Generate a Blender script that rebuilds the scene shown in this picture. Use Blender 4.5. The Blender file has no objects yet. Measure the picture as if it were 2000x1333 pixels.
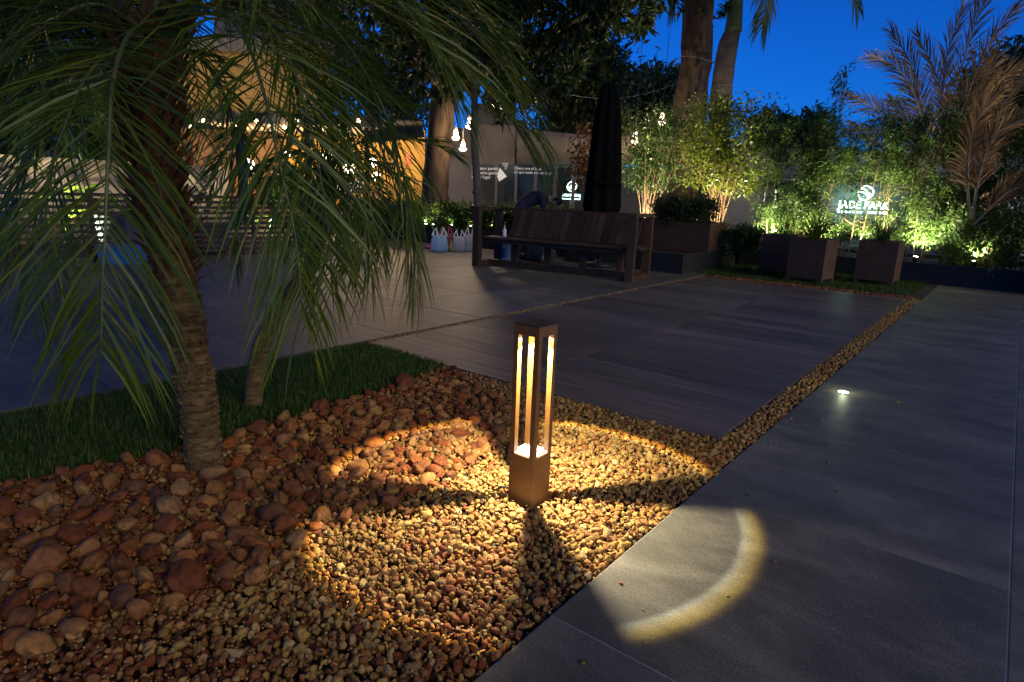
import bpy, bmesh, math, random
import numpy as np
from mathutils import Vector, Matrix
random.seed(7); RNG = np.random.default_rng(11)
S = bpy.context.scene
COL = S.collection
R = math.radians

# ------------------------------------------------------------------ camera
FPX, PW, PH, CAMZ = 1221.6, 2000.0, 1333.0, 1.1
_p, _r = R(13.2), R(2.07)
FW = np.array([0, math.cos(_p), -math.sin(_p)])
_u = np.array([0, math.sin(_p), math.cos(_p)]); _x = np.array([1.0, 0, 0])
RT = _x * math.cos(_r) + _u * math.sin(_r)
UP = _u * math.cos(_r) - _x * math.sin(_r)
CAM = np.array([0, 0, CAMZ])
cam_data = bpy.data.cameras.new("camera"); cam = bpy.data.objects.new("camera", cam_data); COL.objects.link(cam)
cam_data.sensor_width = 36.0; cam_data.lens = 36.0 * FPX / PW; cam_data.clip_start = 0.05; cam_data.clip_end = 2000
m = Matrix.Identity(4)
for i in range(3):
    m[i][0], m[i][1], m[i][2], m[i][3] = RT[i], UP[i], -FW[i], CAM[i]
cam.matrix_world = m
S.camera = cam

# ------------------------------------------------------------------ dusk sky, weak last light, exposure
SUN_AZ, SUN_EL = R(140), R(24)          # soft glow of the evening, from behind the camera's right shoulder
world = bpy.data.worlds.new("World"); S.world = world; world.use_nodes = True
wn, wl = world.node_tree.nodes, world.node_tree.links
wn.clear()
wo = wn.new("ShaderNodeOutputWorld"); bg = wn.new("ShaderNodeBackground"); sky = wn.new("ShaderNodeTexSky")
sky.sky_type = 'NISHITA'; sky.sun_disc = False; sky.sun_elevation = SUN_EL; sky.sun_rotation = SUN_AZ
sky.ozone_density = 3.0; sky.air_density = 1.0; sky.dust_density = 0.2
tint = wn.new("ShaderNodeMix"); tint.data_type = 'RGBA'; tint.blend_type = 'MULTIPLY'; tint.inputs[0].default_value = 1.0
tint.inputs[7].default_value = (0.02, 0.30, 1.0, 1)
wl.new(sky.outputs[0], tint.inputs[6]); wl.new(tint.outputs[2], bg.inputs[0]); wl.new(bg.outputs[0], wo.inputs[0])
bg.inputs[1].default_value = 0.125
sd = bpy.data.lights.new("sun", 'SUN'); sun = bpy.data.objects.new("sun", sd); COL.objects.link(sun)
sd.energy = 1.25; sd.angle = R(35); sd.color = (1.0, 0.84, 0.46)
_d = Vector((math.sin(SUN_AZ) * math.cos(SUN_EL), math.cos(SUN_AZ) * math.cos(SUN_EL), math.sin(SUN_EL)))
sun.rotation_euler = _d.to_track_quat('Z', 'Y').to_euler()
S.view_settings.view_transform = 'Standard'; S.view_settings.look = 'None'
S.view_settings.exposure = 0.0; S.view_settings.gamma = 1.0; S.view_settings.use_curve_mapping = False
S.cycles.use_denoising = True; S.cycles.use_adaptive_sampling = True; S.cycles.adaptive_threshold = 0.02
S.cycles.max_bounces = 6; S.cycles.diffuse_bounces = 3; S.cycles.transparent_max_bounces = 12
S.cycles.sample_clamp_indirect = 3.0

# ------------------------------------------------------------------ helpers: pixels, axes, meshes
def ray(x, y): return FW + RT * (x - PW / 2) / FPX + UP * (PH / 2 - y) / FPX
def at(x, y, Y):
    d = ray(x, y); return CAM + d * (Y / d[1])
def G(x, y, z=0.0):
    d = ray(x, y); return CAM + d * ((z - CAMZ) / d[2])
def proj(P):
    v = np.asarray(P, float) - CAM; z = v @ FW
    return PW / 2 + FPX * (v @ RT) / z, PH / 2 - FPX * (v @ UP) / z
AX = np.array([.6194, .7851]); BX = np.array([.7851, -.6194])     # along the deck, across the deck
DECK_ROT = math.atan2(BX[1], BX[0])
def D(s, t, z=0.0):
    p = AX * s + BX * t; return np.array([p[0], p[1], z])
def norm(v):
    v = np.asarray(v, float); return v / (np.linalg.norm(v) + 1e-12)

class MB:
    """collects vertices and faces (numpy), then links ONE mesh object"""
    def __init__(self): self.v = []; self.f = []; self.n = 0; self.mi = []
    def add(self, v, f, mi=0):
        v = np.asarray(v, float).reshape(-1, 3)
        for q in f: self.f.append(tuple(int(i) + self.n for i in q)); self.mi.append(mi)
        self.v.append(v); self.n += len(v); return self
    def box(self, c, size, rz=0.0, M=None, mi=0, taper=1.0):
        x, y, z = np.array(size) / 2.0
        v = np.array([[-x, -y, -z], [x, -y, -z], [x, y, -z], [-x, y, -z], [-x * taper, -y * taper, z], [x * taper, -y * taper, z], [x * taper, y * taper, z], [-x * taper, y * taper, z]])
        if M is not None: v = v @ np.asarray(M).T
        if rz:
            c_, s_ = math.cos(rz), math.sin(rz); v = v @ np.array([[c_, s_, 0], [-s_, c_, 0], [0, 0, 1]])
        return self.add(v + np.array(c), [(3, 2, 1, 0), (4, 5, 6, 7), (0, 1, 5, 4), (1, 2, 6, 5), (2, 3, 7, 6), (3, 0, 4, 7)], mi)
    def bar(self, p, q, w, h, upv=(0, 0, 1), mi=0):
        p = np.array(p, float); q = np.array(q, float); d = norm(q - p); s = np.cross(d, upv)
        if np.linalg.norm(s) < 1e-5: s = np.cross(d, (1, 0, 0))
        s = norm(s); u = np.cross(s, d)
        M = np.stack([s, d, u], 1)
        return self.box((p + q) / 2, (w, np.linalg.norm(q - p), h), M=M, mi=mi)
    def tube(self, pts, rad, n=10, cap=True, mi=0, jit=0.0):
        pts = np.asarray(pts, float); k = len(pts)
        rad = np.full(k, rad) if np.isscalar(rad) else np.asarray(rad, float)
        t = np.gradient(pts, axis=0) if k > 1 else np.array([[0, 0, 1]])
        ref = np.array([0.31, 0.9, 0.05]); vs = []
        for i in range(k):
            d = norm(t[i]); a = norm(np.cross(d, ref)); b = np.cross(d, a)
            ang = np.arange(n) * 2 * math.pi / n
            rr = rad[i] * (1 + (RNG.uniform(-jit, jit, n) if jit else 0))
            vs.append(pts[i] + np.outer(np.cos(ang) * rr, a) + np.outer(np.sin(ang) * rr, b))
        f = [(i * n + j, i * n + (j + 1) % n, (i + 1) * n + (j + 1) % n, (i + 1) * n + j) for i in range(k - 1) for j in range(n)]
        if cap: f += [tuple(range(n))[::-1], tuple(range((k - 1) * n, k * n))]
        return self.add(np.concatenate(vs), f, mi)
    def lathe(self, c, prof, n=24, mi=0):
        c = np.array(c, float); vs = []
        ang = np.arange(n) * 2 * math.pi / n
        for r, z in prof: vs.append(np.stack([np.cos(ang) * r, np.sin(ang) * r, np.full(n, z)], 1) + c)
        k = len(prof)
        f = [(i * n + j, i * n + (j + 1) % n, (i + 1) * n + (j + 1) % n, (i + 1) * n + j) for i in range(k - 1) for j in range(n)]
        f += [tuple(range(n))[::-1], tuple(range((k - 1) * n, k * n))]
        return self.add(np.concatenate(vs), f, mi)
    def build(self, name, mat, parent=None, smooth=False, origin=None, bevel=0.0):
        v = np.concatenate(self.v) if self.v else np.zeros((0, 3))
        off = np.zeros(3)
        if parent is not None: off = np.array(world_loc(parent))
        loc = np.zeros(3)
        if origin is not None: loc = np.array(origin, float) - off
        me = bpy.data.meshes.new(name)
        me.from_pydata((v - off - loc).tolist(), [], self.f)
        mats = mat if isinstance(mat, (list, tuple)) else [mat]
        for q in mats: me.materials.append(q)
        if len(mats) > 1: me.polygons.foreach_set("material_index", self.mi)
        if smooth: me.polygons.foreach_set("use_smooth", [True] * len(me.polygons))
        me.update()
        o = bpy.data.objects.new(name, me); COL.objects.link(o); o.location = loc
        if parent is not None: o.parent = parent
        if bevel:
            b = o.modifiers.new("bevel", 'BEVEL'); b.width = bevel; b.segments = 2; b.limit_method = 'ANGLE'
        return o

def world_loc(o):
    l = Vector(o.location)
    while o.parent is not None: o = o.parent; l += o.location
    return l
def fast_mesh(name, v, f, mat, parent=None, smooth=True):
    """v (N,3), f (M,k) numpy -> one mesh object, in world coordinates"""
    off = np.array(world_loc(parent)) if parent is not None else 0
    me = bpy.data.meshes.new(name); v = np.ascontiguousarray(v - off, dtype=np.float32); f = np.ascontiguousarray(f, dtype=np.int32)
    k = f.shape[1]
    me.vertices.add(len(v)); me.vertices.foreach_set("co", v.ravel())
    me.loops.add(f.size); me.loops.foreach_set("vertex_index", f.ravel())
    me.polygons.add(len(f)); me.polygons.foreach_set("loop_start", np.arange(0, f.size, k, dtype=np.int32))
    me.update(calc_edges=True)
    if smooth: me.polygons.foreach_set("use_smooth", np.ones(len(f), dtype=bool))
    me.materials.append(mat); me.validate()
    o = bpy.data.objects.new(name, me); COL.objects.link(o)
    if parent is not None: o.parent = parent
    return o
def tag(o, label=None, cat=None, group=None, kind=None):
    if label: o["label"] = label
    if cat: o["category"] = cat
    if group: o["group"] = group
    if kind: o["kind"] = kind
    return o
def thing(name, label, cat, loc=(0, 0, 0), group=None):
    o = bpy.data.objects.new(name, None); COL.objects.link(o); o.location = Vector([float(c) for c in loc])
    o.empty_display_size = 0.1
    return tag(o, label, cat, group)
def copy_tree(o, parent=None):
    c = o.copy(); COL.objects.link(c); c.parent = parent
    for ch in list(o.children): copy_tree(ch, c)
    return c

# ------------------------------------------------------------------ materials
def new_mat(name):
    mt = bpy.data.materials.new(name); mt.use_nodes = True
    nt = mt.node_tree; return mt, nt.nodes, nt.links, nt.nodes["Principled BSDF"]
def c4(c): return (c[0], c[1], c[2], 1.0)
def ramp(n, stops):
    r = n.new("ShaderNodeValToRGB"); e = r.color_ramp.elements
    while len(e) < len(stops): e.new(0.5)
    for i, (p, c) in enumerate(stops): e[i].position = p; e[i].color = c4(c)
    return r
def pm(name, c1, c2=None, scale=6.0, rough=0.6, bump=0.0, bscale=None, metal=0.0, stretch=(1, 1, 1), detail=5.0, rnd=0.0, spec=0.5, rough_var=0.0, rot=0.0, coord="Object"):
    mt, n, l, b = new_mat(name)
    b.inputs["Roughness"].default_value = rough; b.inputs["Metallic"].default_value = metal
    b.inputs["Specular IOR Level"].default_value = spec
    tc = n.new("ShaderNodeTexCoord"); mp = n.new("ShaderNodeMapping"); l.new(tc.outputs[coord], mp.inputs[0])
    mp.inputs["Scale"].default_value = stretch; mp.inputs["Rotation"].default_value = (0, 0, rot)
    nz = n.new("ShaderNodeTexNoise"); nz.inputs["Scale"].default_value = scale; nz.inputs["Detail"].default_value = detail
    nz.inputs["Roughness"].default_value = 0.62
    l.new(mp.outputs[0], nz.inputs["Vector"])
    rp = ramp(n, [(0.3, c1), (0.7, c2 or c1)]); l.new(nz.outputs["Fac"], rp.inputs[0])
    out = rp.outputs[0]
    if rnd:
        oi = n.new("ShaderNodeObjectInfo"); hs = n.new("ShaderNodeHueSaturation")
        mr = n.new("ShaderNodeMapRange"); mr.inputs[3].default_value = 1 - rnd; mr.inputs[4].default_value = 1 + rnd
        l.new(oi.outputs["Random"], mr.inputs[0]); l.new(mr.outputs[0], hs.inputs["Value"]); l.new(out, hs.inputs["Color"]); out = hs.outputs[0]
    l.new(out, b.inputs["Base Color"])
    if rough_var:
        mr = n.new("ShaderNodeMapRange"); mr.inputs[3].default_value = rough - rough_var; mr.inputs[4].default_value = rough + rough_var
        l.new(nz.outputs["Fac"], mr.inputs[0]); l.new(mr.outputs[0], b.inputs["Roughness"])
    if bump:
        n2 = n.new("ShaderNodeTexNoise"); n2.inputs["Scale"].default_value = bscale or scale * 4; n2.inputs["Detail"].default_value = 6
        l.new(mp.outputs[0], n2.inputs["Vector"])
        bp = n.new("ShaderNodeBump"); bp.inputs["Strength"].default_value = bump; bp.inputs["Distance"].default_value = 0.01
        l.new(n2.outputs["Fac"], bp.inputs["Height"]); l.new(bp.outputs[0], b.inputs["Normal"])
    return mt
def em(name, col, strength):
    mt, n, l, b = new_mat(name)
    b.inputs["Base Color"].default_value = c4((0.8, 0.8, 0.8)); b.inputs["Emission Color"].default_value = c4(col); b.inputs["Emission Strength"].default_value = strength
    return mt
def leafmat(name, stops, trans=0.35, rough=0.45):
    mt, n, l, b = new_mat(name)
    gi = n.new("ShaderNodeNewGeometry"); rp = ramp(n, stops); l.new(gi.outputs["Random Per Island"], rp.inputs[0])
    l.new(rp.outputs[0], b.inputs["Base Color"]); b.inputs["Roughness"].default_value = rough; b.inputs["Specular IOR Level"].default_value = 0.4
    tr = n.new("ShaderNodeBsdfTranslucent"); hs = n.new("ShaderNodeHueSaturation"); hs.inputs["Value"].default_value = 1.5; hs.inputs["Hue"].default_value = 0.485
    l.new(rp.outputs[0], hs.inputs["Color"]); l.new(hs.outputs[0], tr.inputs[0])
    mx = n.new("ShaderNodeMixShader"); mx.inputs[0].default_value = trans
    l.new(b.outputs[0], mx.inputs[1]); l.new(tr.outputs[0], mx.inputs[2]); l.new(mx.outputs[0], n["Material Output"].inputs[0])
    return mt
def stonemat(name, stops, per_object):
    mt, n, l, b = new_mat(name)
    tc = n.new("ShaderNodeTexCoord")
    if per_object:
        src = n.new("ShaderNodeObjectInfo").outputs["Random"]
    else:
        src = n.new("ShaderNodeNewGeometry").outputs["Random Per Island"]
    rp = ramp(n, stops); l.new(src, rp.inputs[0])
    nz = n.new("ShaderNodeTexNoise"); nz.inputs["Scale"].default_value = 2.3 if per_object else 60; nz.inputs["Detail"].default_value = 7; nz.inputs["Roughness"].default_value = 0.7
    nz.noise_dimensions = '4D'
    ml = n.new("ShaderNodeMath"); ml.operation = 'MULTIPLY'; ml.inputs[1].default_value = 37.0; l.new(src, ml.inputs[0]); l.new(ml.outputs[0], nz.inputs["W"])
    l.new(tc.outputs["Object"], nz.inputs["Vector"])
    r2 = ramp(n, [(0.32, (0.38, 0.30, 0.26)), (0.50, (1, 1, 1)), (0.68, (1.55, 1.5, 1.4))]); l.new(nz.outputs["Fac"], r2.inputs[0])
    mx = n.new("ShaderNodeMix"); mx.data_type = 'RGBA'; mx.blend_type = 'MULTIPLY'; mx.inputs[0].default_value = 0.85
    l.new(rp.outputs[0], mx.inputs[6]); l.new(r2.outputs[0], mx.inputs[7]); l.new(mx.outputs[2], b.inputs["Base Color"])
    b.inputs["Roughness"].default_value = 0.78; b.inputs["Specular IOR Level"].default_value = 0.3
    bp = n.new("ShaderNodeBump"); bp.inputs["Strength"].default_value = 0.6; bp.inputs["Distance"].default_value = 0.005
    l.new(nz.outputs["Fac"], bp.inputs["Height"]); l.new(bp.outputs[0], b.inputs["Normal"])
    return mt

M = {}
M['soil'] = pm('soil', (.030, .020, .013), (.07, .045, .028), 20, .95, .6)
M['terrain'] = pm('terrain', (.03, .032, .02), (.05, .045, .03), 3, .95, .3)
M['grout'] = pm('grout', (.28, .27, .26), (.36, .35, .33), 30, .9)
M['grout_dark'] = pm('grout_dark', (.035, .033, .032), (.06, .055, .05), 30, .9)
def slabmat(name, c1, c2, c3, stretch, rnd, rough, rot):  # slabs
    mt, n, l, b = new_mat(name)
    tc = n.new("ShaderNodeTexCoord"); oi = n.new("ShaderNodeObjectInfo")
    mp = n.new("ShaderNodeMapping"); mp.inputs["Scale"].default_value = stretch; mp.inputs["Rotation"].default_value = (0, 0, rot)
    l.new(tc.outputs["Object"], mp.inputs[0])
    nz = n.new("ShaderNodeTexNoise"); nz.noise_dimensions = '4D'; nz.inputs["Scale"].default_value = 2.6; nz.inputs["Detail"].default_value = 12; nz.inputs["Roughness"].default_value = .70; nz.inputs["Distortion"].default_value = .5
    ml = n.new("ShaderNodeMath"); ml.operation = 'MULTIPLY'; ml.inputs[1].default_value = 61.0; l.new(oi.outputs["Random"], ml.inputs[0]); l.new(ml.outputs[0], nz.inputs["W"])
    l.new(mp.outputs[0], nz.inputs["Vector"])
    rp = ramp(n, [(.3, c1), (.5, c2), (.68, c3)]); l.new(nz.outputs["Fac"], rp.inputs[0])
    hs = n.new("ShaderNodeHueSaturation"); mr = n.new("ShaderNodeMapRange"); mr.inputs[3].default_value = 1 - rnd; mr.inputs[4].default_value = 1 + rnd
    l.new(oi.outputs["Random"], mr.inputs[0]); l.new(mr.outputs[0], hs.inputs["Value"]); l.new(rp.outputs[0], hs.inputs["Color"])
    # fine grain
    n2 = n.new("ShaderNodeTexNoise"); n2.inputs["Scale"].default_value = 150; n2.inputs["Detail"].default_value = 5; l.new(tc.outputs["Object"], n2.inputs["Vector"])
    r3 = ramp(n, [(.3, (.62, .62, .62)), (.7, (1.35, 1.35, 1.35))]); l.new(n2.outputs["Fac"], r3.inputs[0])
    mx = n.new("ShaderNodeMix"); mx.data_type = 'RGBA'; mx.blend_type = 'MULTIPLY'; mx.inputs[0].default_value = 1
    l.new(hs.outputs[0], mx.inputs[6]); l.new(r3.outputs[0], mx.inputs[7]); l.new(mx.outputs[2], b.inputs["Base Color"])
    b.inputs["Roughness"].default_value = rough; b.inputs["Specular IOR Level"].default_value = .4
    bp = n.new("ShaderNodeBump"); bp.inputs["Strength"].default_value = .25; bp.inputs["Distance"].default_value = .003
    l.new(n2.outputs["Fac"], bp.inputs["Height"]); l.new(bp.outputs[0], b.inputs["Normal"])
    return mt
M['slab'] = slabmat('slab', (.066, .062, .048), (.126, .118, .090), (.21, .195, .148), (.8, 1.6, 1), .13, .55, 0)
M['slab_plaza'] = slabmat('slab_plaza', (.060, .055, .044), (.108, .098, .077), (.178, .162, .125), (.9, 2.2, 1), .22, .5, 0)
M['plank'] = slabmat('plank', (.046, .036, .031), (.110, .087, .072), (.225, .160, .128), (.55, 14.0, 1), .30, .5, 0)
M['bronze'] = pm('bronze', (.165, .070, .013), (.20, .088, .018), 40, .40, .15, 300, spec=.6)
M['bronze'].node_tree.nodes['Principled BSDF'].inputs['Coat Weight'].default_value = .3; M['bronze'].node_tree.nodes['Principled BSDF'].inputs['Coat Roughness'].default_value = .3
M['bronze_top'] = pm('bronze_top', (.05, .03, .022), (.06, .036, .026), 40, .5, .1, 300, metal=.3)
M['diffuser'] = pm('diffuser', (.62, .64, .66), (.8, .8, .82), 60, .5, .3, 120)
M['led'] = em('led', (1.0, .86, .66), 30.0)
GSTOPS = [(0.0, (0.1809, 0.0941, 0.0241)), (0.18, (0.3141, 0.1799, 0.0439)), (0.38, (0.3617, 0.2126, 0.0571)), (0.55, (0.257, 0.1472, 0.0395)), (0.68, (0.3807, 0.2534, 0.0791)), (0.8, (0.257, 0.1022, 0.0286)), (0.9, (0.2856, 0.1186, 0.0351)), (0.97, (0.4569, 0.3435, 0.1493)), (1.0, (0.1333, 0.0941, 0.0395))]
RSTOPS = [(0, (0.0933, 0.0234, 0.0058)), (0.14, (0.1537, 0.0413, 0.0097)), (0.28, (0.2195, 0.0633, 0.0136)), (0.42, (0.1537, 0.0654, 0.0237)), (0.52, (0.1207, 0.0378, 0.0118)), (0.64, (0.2415, 0.0998, 0.0262)), (0.76, (0.3183, 0.141, 0.0378)), (0.84, (0.1866, 0.0468, 0.0122)), (0.92, (0.3403, 0.1789, 0.0521)), (1, (0.2195, 0.1101, 0.0467))]
M['gravel'] = stonemat('gravel', GSTOPS, False)
M['gravel_red'] = stonemat('gravel_red', RSTOPS, False)
M['stone'] = stonemat('stone', RSTOPS, True)
M['grass'] = leafmat('grass', [(0, (.018, .052, .005)), (.5, (.044, .105, .010)), (.9, (.09, .14, .02)), (1, (.18, .14, .05))], .3, .6)
M['palm'] = leafmat('palm', [(0, (.042, .080, .006)), (.5, (.085, .130, .009)), (.85, (.145, .175, .012)), (.95, (.21, .20, .02)), (1, (.27, .18, .06))], .36, .40)
M['rachis'] = pm('rachis', (.07, .10, .025), (.12, .13, .04), 12, .45)
M['palmtrunk'] = None
M['fibre'] = pm('fibre', (.06, .026, .010), (.24, .10, .032), 30, .9, .9, 90, stretch=(1, 1, .25))
M['fibre_light'] = pm('fibre_light', (.14, .07, .025), (.32, .17, .06), 20, .85, .7, 70, stretch=(1, 1, .3))
def trunkmat():
    mt, n, l, b = new_mat('palm_trunk')
    tc = n.new("ShaderNodeTexCoord"); mp = n.new("ShaderNodeMapping"); mp.inputs["Scale"].default_value = (1, 1, 4); l.new(tc.outputs["Object"], mp.inputs[0])
    nz = n.new("ShaderNodeTexNoise"); nz.inputs["Scale"].default_value = 14; nz.inputs["Detail"].default_value = 9; nz.inputs["Roughness"].default_value = .7; l.new(mp.outputs[0], nz.inputs["Vector"])
    rp = ramp(n, [(.32, (.028, .014, .005)), (.46, (.11, .062, .018)), (.60, (.21, .125, .038)), (.70, (.33, .22, .08)), (.78, (.60, .50, .30))]); l.new(nz.outputs["Fac"], rp.inputs[0])
    l.new(rp.outputs[0], b.inputs["Base Color"]); b.inputs["Roughness"].default_value = .9
    wv = n.new("ShaderNodeTexNoise"); wv.inputs["Scale"].default_value = 46; wv.inputs["Detail"].default_value = 6; l.new(mp.outputs[0], wv.inputs["Vector"])
    ad = n.new("ShaderNodeMath"); ad.operation = 'ADD'; l.new(wv.outputs["Fac"], ad.inputs[0]); l.new(nz.outputs["Fac"], ad.inputs[1])
    bp = n.new("ShaderNodeBump"); bp.inputs["Strength"].default_value = .9; bp.inputs["Distance"].default_value = .008; l.new(ad.outputs[0], bp.inputs["Height"]); l.new(bp.outputs[0], b.inputs["Normal"])
    return mt
M['palmtrunk'] = trunkmat()
M['bark'] = pm('bark', (.014, .009, .006), (.10, .064, .04), 9, .95, 1.0, 26, stretch=(1, 1, .22))
M['bark_pale'] = pm('bark_pale', (.07, .05, .035), (.15, .115, .08), 6, .9, .9, 30, stretch=(1, 1, .3))
M['ringbark'] = pm('ringbark', (.09, .062, .048), (.22, .16, .125), 4, .85, .8, 12, stretch=(.3, .3, 5))
M['crownshaft'] = pm('crownshaft', (.05, .09, .02), (.09, .13, .04), 4, .5)
M['leaf_dark'] = leafmat('leaf_dark', [(0, (.012, .028, .008)), (.6, (.03, .05, .012)), (1, (.055, .075, .02))], .3, .4)
M['leaf_mid'] = leafmat('leaf_mid', [(0, (.025, .055, .010)), (.6, (.05, .10, .018)), (1, (.09, .13, .03))], .4, .4)
M['leaf_lime'] = leafmat('leaf_lime', [(0, (.07, .11, .010)), (.5, (.12, .16, .016)), (1, (.19, .21, .028))], .4, .38)
M['leaf_fine'] = leafmat('leaf_fine', [(0, (.03, .07, .010)), (.6, (.065, .13, .018)), (1, (.12, .18, .035))], .4, .45)
M['leaf_red'] = leafmat('leaf_red', [(0, (.06, .02, .012)), (.6, (.11, .045, .02)), (1, (.09, .07, .02))], .35, .4)
M['leaf_dry'] = leafmat('leaf_dry', [(0, (.12, .065, .022)), (.5, (.24, .14, .050)), (1, (.40, .28, .12))], .3, .7)
M['dry_stem'] = pm('dry_stem', (.25, .19, .10), (.36, .30, .16), 8, .7)
M['twig'] = pm('twig', (.16, .085, .04), (.26, .15, .075), 10, .8)
M['cane'] = pm('cane', (.24, .17, .07), (.34, .25, .11), 10, .6)
M['bench_wood'] = pm('bench_wood', (.048, .026, .013), (.088, .048, .025), 4, .55, .3, 60, stretch=(1, 1, .2), rnd=.35, spec=.25)
M['corten'] = pm('corten', (.07, .030, .014), (.125, .060, .028), 5, .75, .3, 40)
M['darkwall'] = pm('darkwall', (.015, .014, .014), (.024, .022, .021), 5, .7, .2, 30)
M['pot_grey'] = pm('pot_grey', (.055, .055, .075), (.075, .075, .095), 4, .6)
M['canvas'] = pm('canvas', (.005, .0048, .0046), (.009, .0085, .008), 7, 1.0, .2, 90, spec=.05)
M['metal_dark'] = pm('metal_dark', (.02, .02, .022), (.035, .035, .036), 10, .5, metal=.5)
M['concrete'] = pm('concrete', (.20, .175, .15), (.34, .30, .25), 1.6, .85, .3, 14, stretch=(1, 1, .8))
M['concrete_dark'] = pm('concrete_dark', (.10, .095, .095), (.16, .15, .15), 1.5, .85, .3, 14)
M['plaster'] = pm('plaster', (.42, .36, .28), (.52, .46, .37), 1.2, .85, .2, 18)
M['yellow_wall'] = pm('yellow_wall', (.55, .33, .08), (.62, .38, .10), 2, .8)
M['orange_wall'] = pm('orange_wall', (.55, .20, .05), (.62, .26, .07), 2, .8)
M['white_wall'] = pm('white_wall', (.45, .45, .47), (.55, .55, .57), 2, .8)
M['fascia'] = pm('fascia', (.14, .14, .15), (.18, .18, .19), 3, .6)
M['fence_wood'] = pm('fence_wood', (.030, .013, .009), (.055, .026, .018), 6, .6, .3, 50, rnd=.25)
M['red_paint'] = pm('red_paint', (.55, .05, .03), (.62, .07, .04), 6, .5)
M['blue_plastic'] = pm('blue_plastic', (.03, .13, .28), (.045, .17, .33), 5, .45)
M['white_plastic'] = pm('white_plastic', (.65, .67, .7), (.75, .77, .8), 8, .45)
M['roof_dark'] = pm('roof_dark', (.05, .05, .055), (.08, .075, .075), 5, .8)

# ------------------------------------------------------------------ ground, paving, deck
def in_poly(x, y, poly):
    x = np.asarray(x, float); y = np.asarray(y, float); c = np.zeros(x.shape, bool); n = len(poly)
    for i in range(n):
        x1, y1 = poly[i]; x2, y2 = poly[(i + 1) % n]
        if y1 == y2: continue
        c ^= ((y1 > y) != (y2 > y)) & (x < (x2 - x1) * (y - y1) / (y2 - y1) + x1)
    return c
ground = tag(MB().add([[-700, -700, -.09], [700, -700, -.09], [700, 700, -.09], [-700, 700, -.09]], [(0, 1, 2, 3)]).build('ground', M['terrain']), kind='structure')

def sheet(name, s0, s1, t0, t1, z, mat, th=.04):
    b = MB(); c = D((s0 + s1) / 2, (t0 + t1) / 2, z - th / 2)
    b.box(c, (t1 - t0, s1 - s0, th), rz=DECK_ROT)
    return tag(b.build(name, mat, origin=c), kind='structure')
def slab_proto(name, w, l, th, mat, ch=.002):
    bm = bmesh.new(); bmesh.ops.create_cube(bm, size=1.0)
    for v in bm.verts: v.co.x *= w; v.co.y *= l; v.co.z = v.co.z * th - th / 2
    bmesh.ops.bevel(bm, geom=[e for e in bm.edges if all(v.co.z > -.001 for v in e.verts)], offset=ch, segments=1, affect='EDGES')
    me = bpy.data.meshes.new(name); bm.to_mesh(me); bm.free(); me.materials.append(mat); return me
def lay(name, me, s, t, parent, dz=0.0):
    o = bpy.data.objects.new(name, me); COL.objects.link(o); o.parent = parent
    o.location = Vector(D(s, t, dz)) - world_loc(parent); o.rotation_euler = (0, 0, DECK_ROT); return o

pavement = sheet('pavement', -1.76, 11.30, -.81, 3.2, -.0025, M['grout'])
me = slab_proto('paving_slab', .966, .996, .03, M['slab'])
for i in range(13):
    for j in range(3):
        lay('paving_slab', me, -1.26 + i, -.325 + j * .97, pavement, 0.0)
plaza = sheet('plaza', -3.5, 30, -30, -3.66, -.014, M['grout_dark'])
me = slab_proto('paving_slab', .994, .994, .03, M['slab_plaza'], .003)
for i in range(21):
    for j in range(12):
        s, t = -.3 + i * 1.0, -4.165 - j * 1.0
        if t < -9.7 and s < 7: continue
        lay('paving_slab', me, s, t, plaza, random.uniform(-.0012, .0012))
deck = sheet('deck', 2.835, 9.155, -3.588, -.955, -.02, M['grout_dark'], .05)
NR = 30; rw = (9.155 - 2.83) / NR
me = slab_proto('plank', 1.309, rw - .0016, .03, M['plank'], .001)
for i in range(NR):
    for j in range(2):
        lay('plank', me, 2.83 + rw * (i + .5), -3.588 + .6555 + j * 1.322, deck, random.uniform(-.0006, .0006))

# bed of stones, lawn beside it
LAWN_EDGE = [(-160, 960), (0, 945), (80, 932), (150, 915), (240, 898), (330, 884), (352, 868), (440, 856), (490, 836), (540, 820), (610, 800), (690, 776), (760, 757), (820, 735), (872, 716)]
lawn_w = [G(*q)[:2] for q in LAWN_EDGE]
corner = D(2.82, -3.56)[:2]; bl = D(-.9, -3.56)[:2]
lawn_poly = [tuple(p) for p in lawn_w] + [tuple(corner), tuple(bl)]
bed_poly = [tuple(D(-1.6, -.82)[:2]), tuple(D(2.82, -.82)[:2]), tuple(D(2.82, -3.56)[:2]), tuple(D(-1.6, -3.56)[:2])]
bed = sheet('gravel_bed', -1.7, 2.83, -3.65, -.812, -.045, M['soil'], .03)
lawn = MB()
lawn.add([[x, y, -.008] for x, y in lawn_poly] + [[x, y, -.044] for x, y in lawn_poly], [tuple(range(len(lawn_poly)))] + [(i, i + len(lawn_poly), (i + 1) % len(lawn_poly) + len(lawn_poly), (i + 1) % len(lawn_poly)) for i in range(len(lawn_poly))])
lawn = tag(lawn.build('lawn', M['soil'], origin=(*D(1.5, -3, 0)[:2], 0)), kind='structure')
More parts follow.
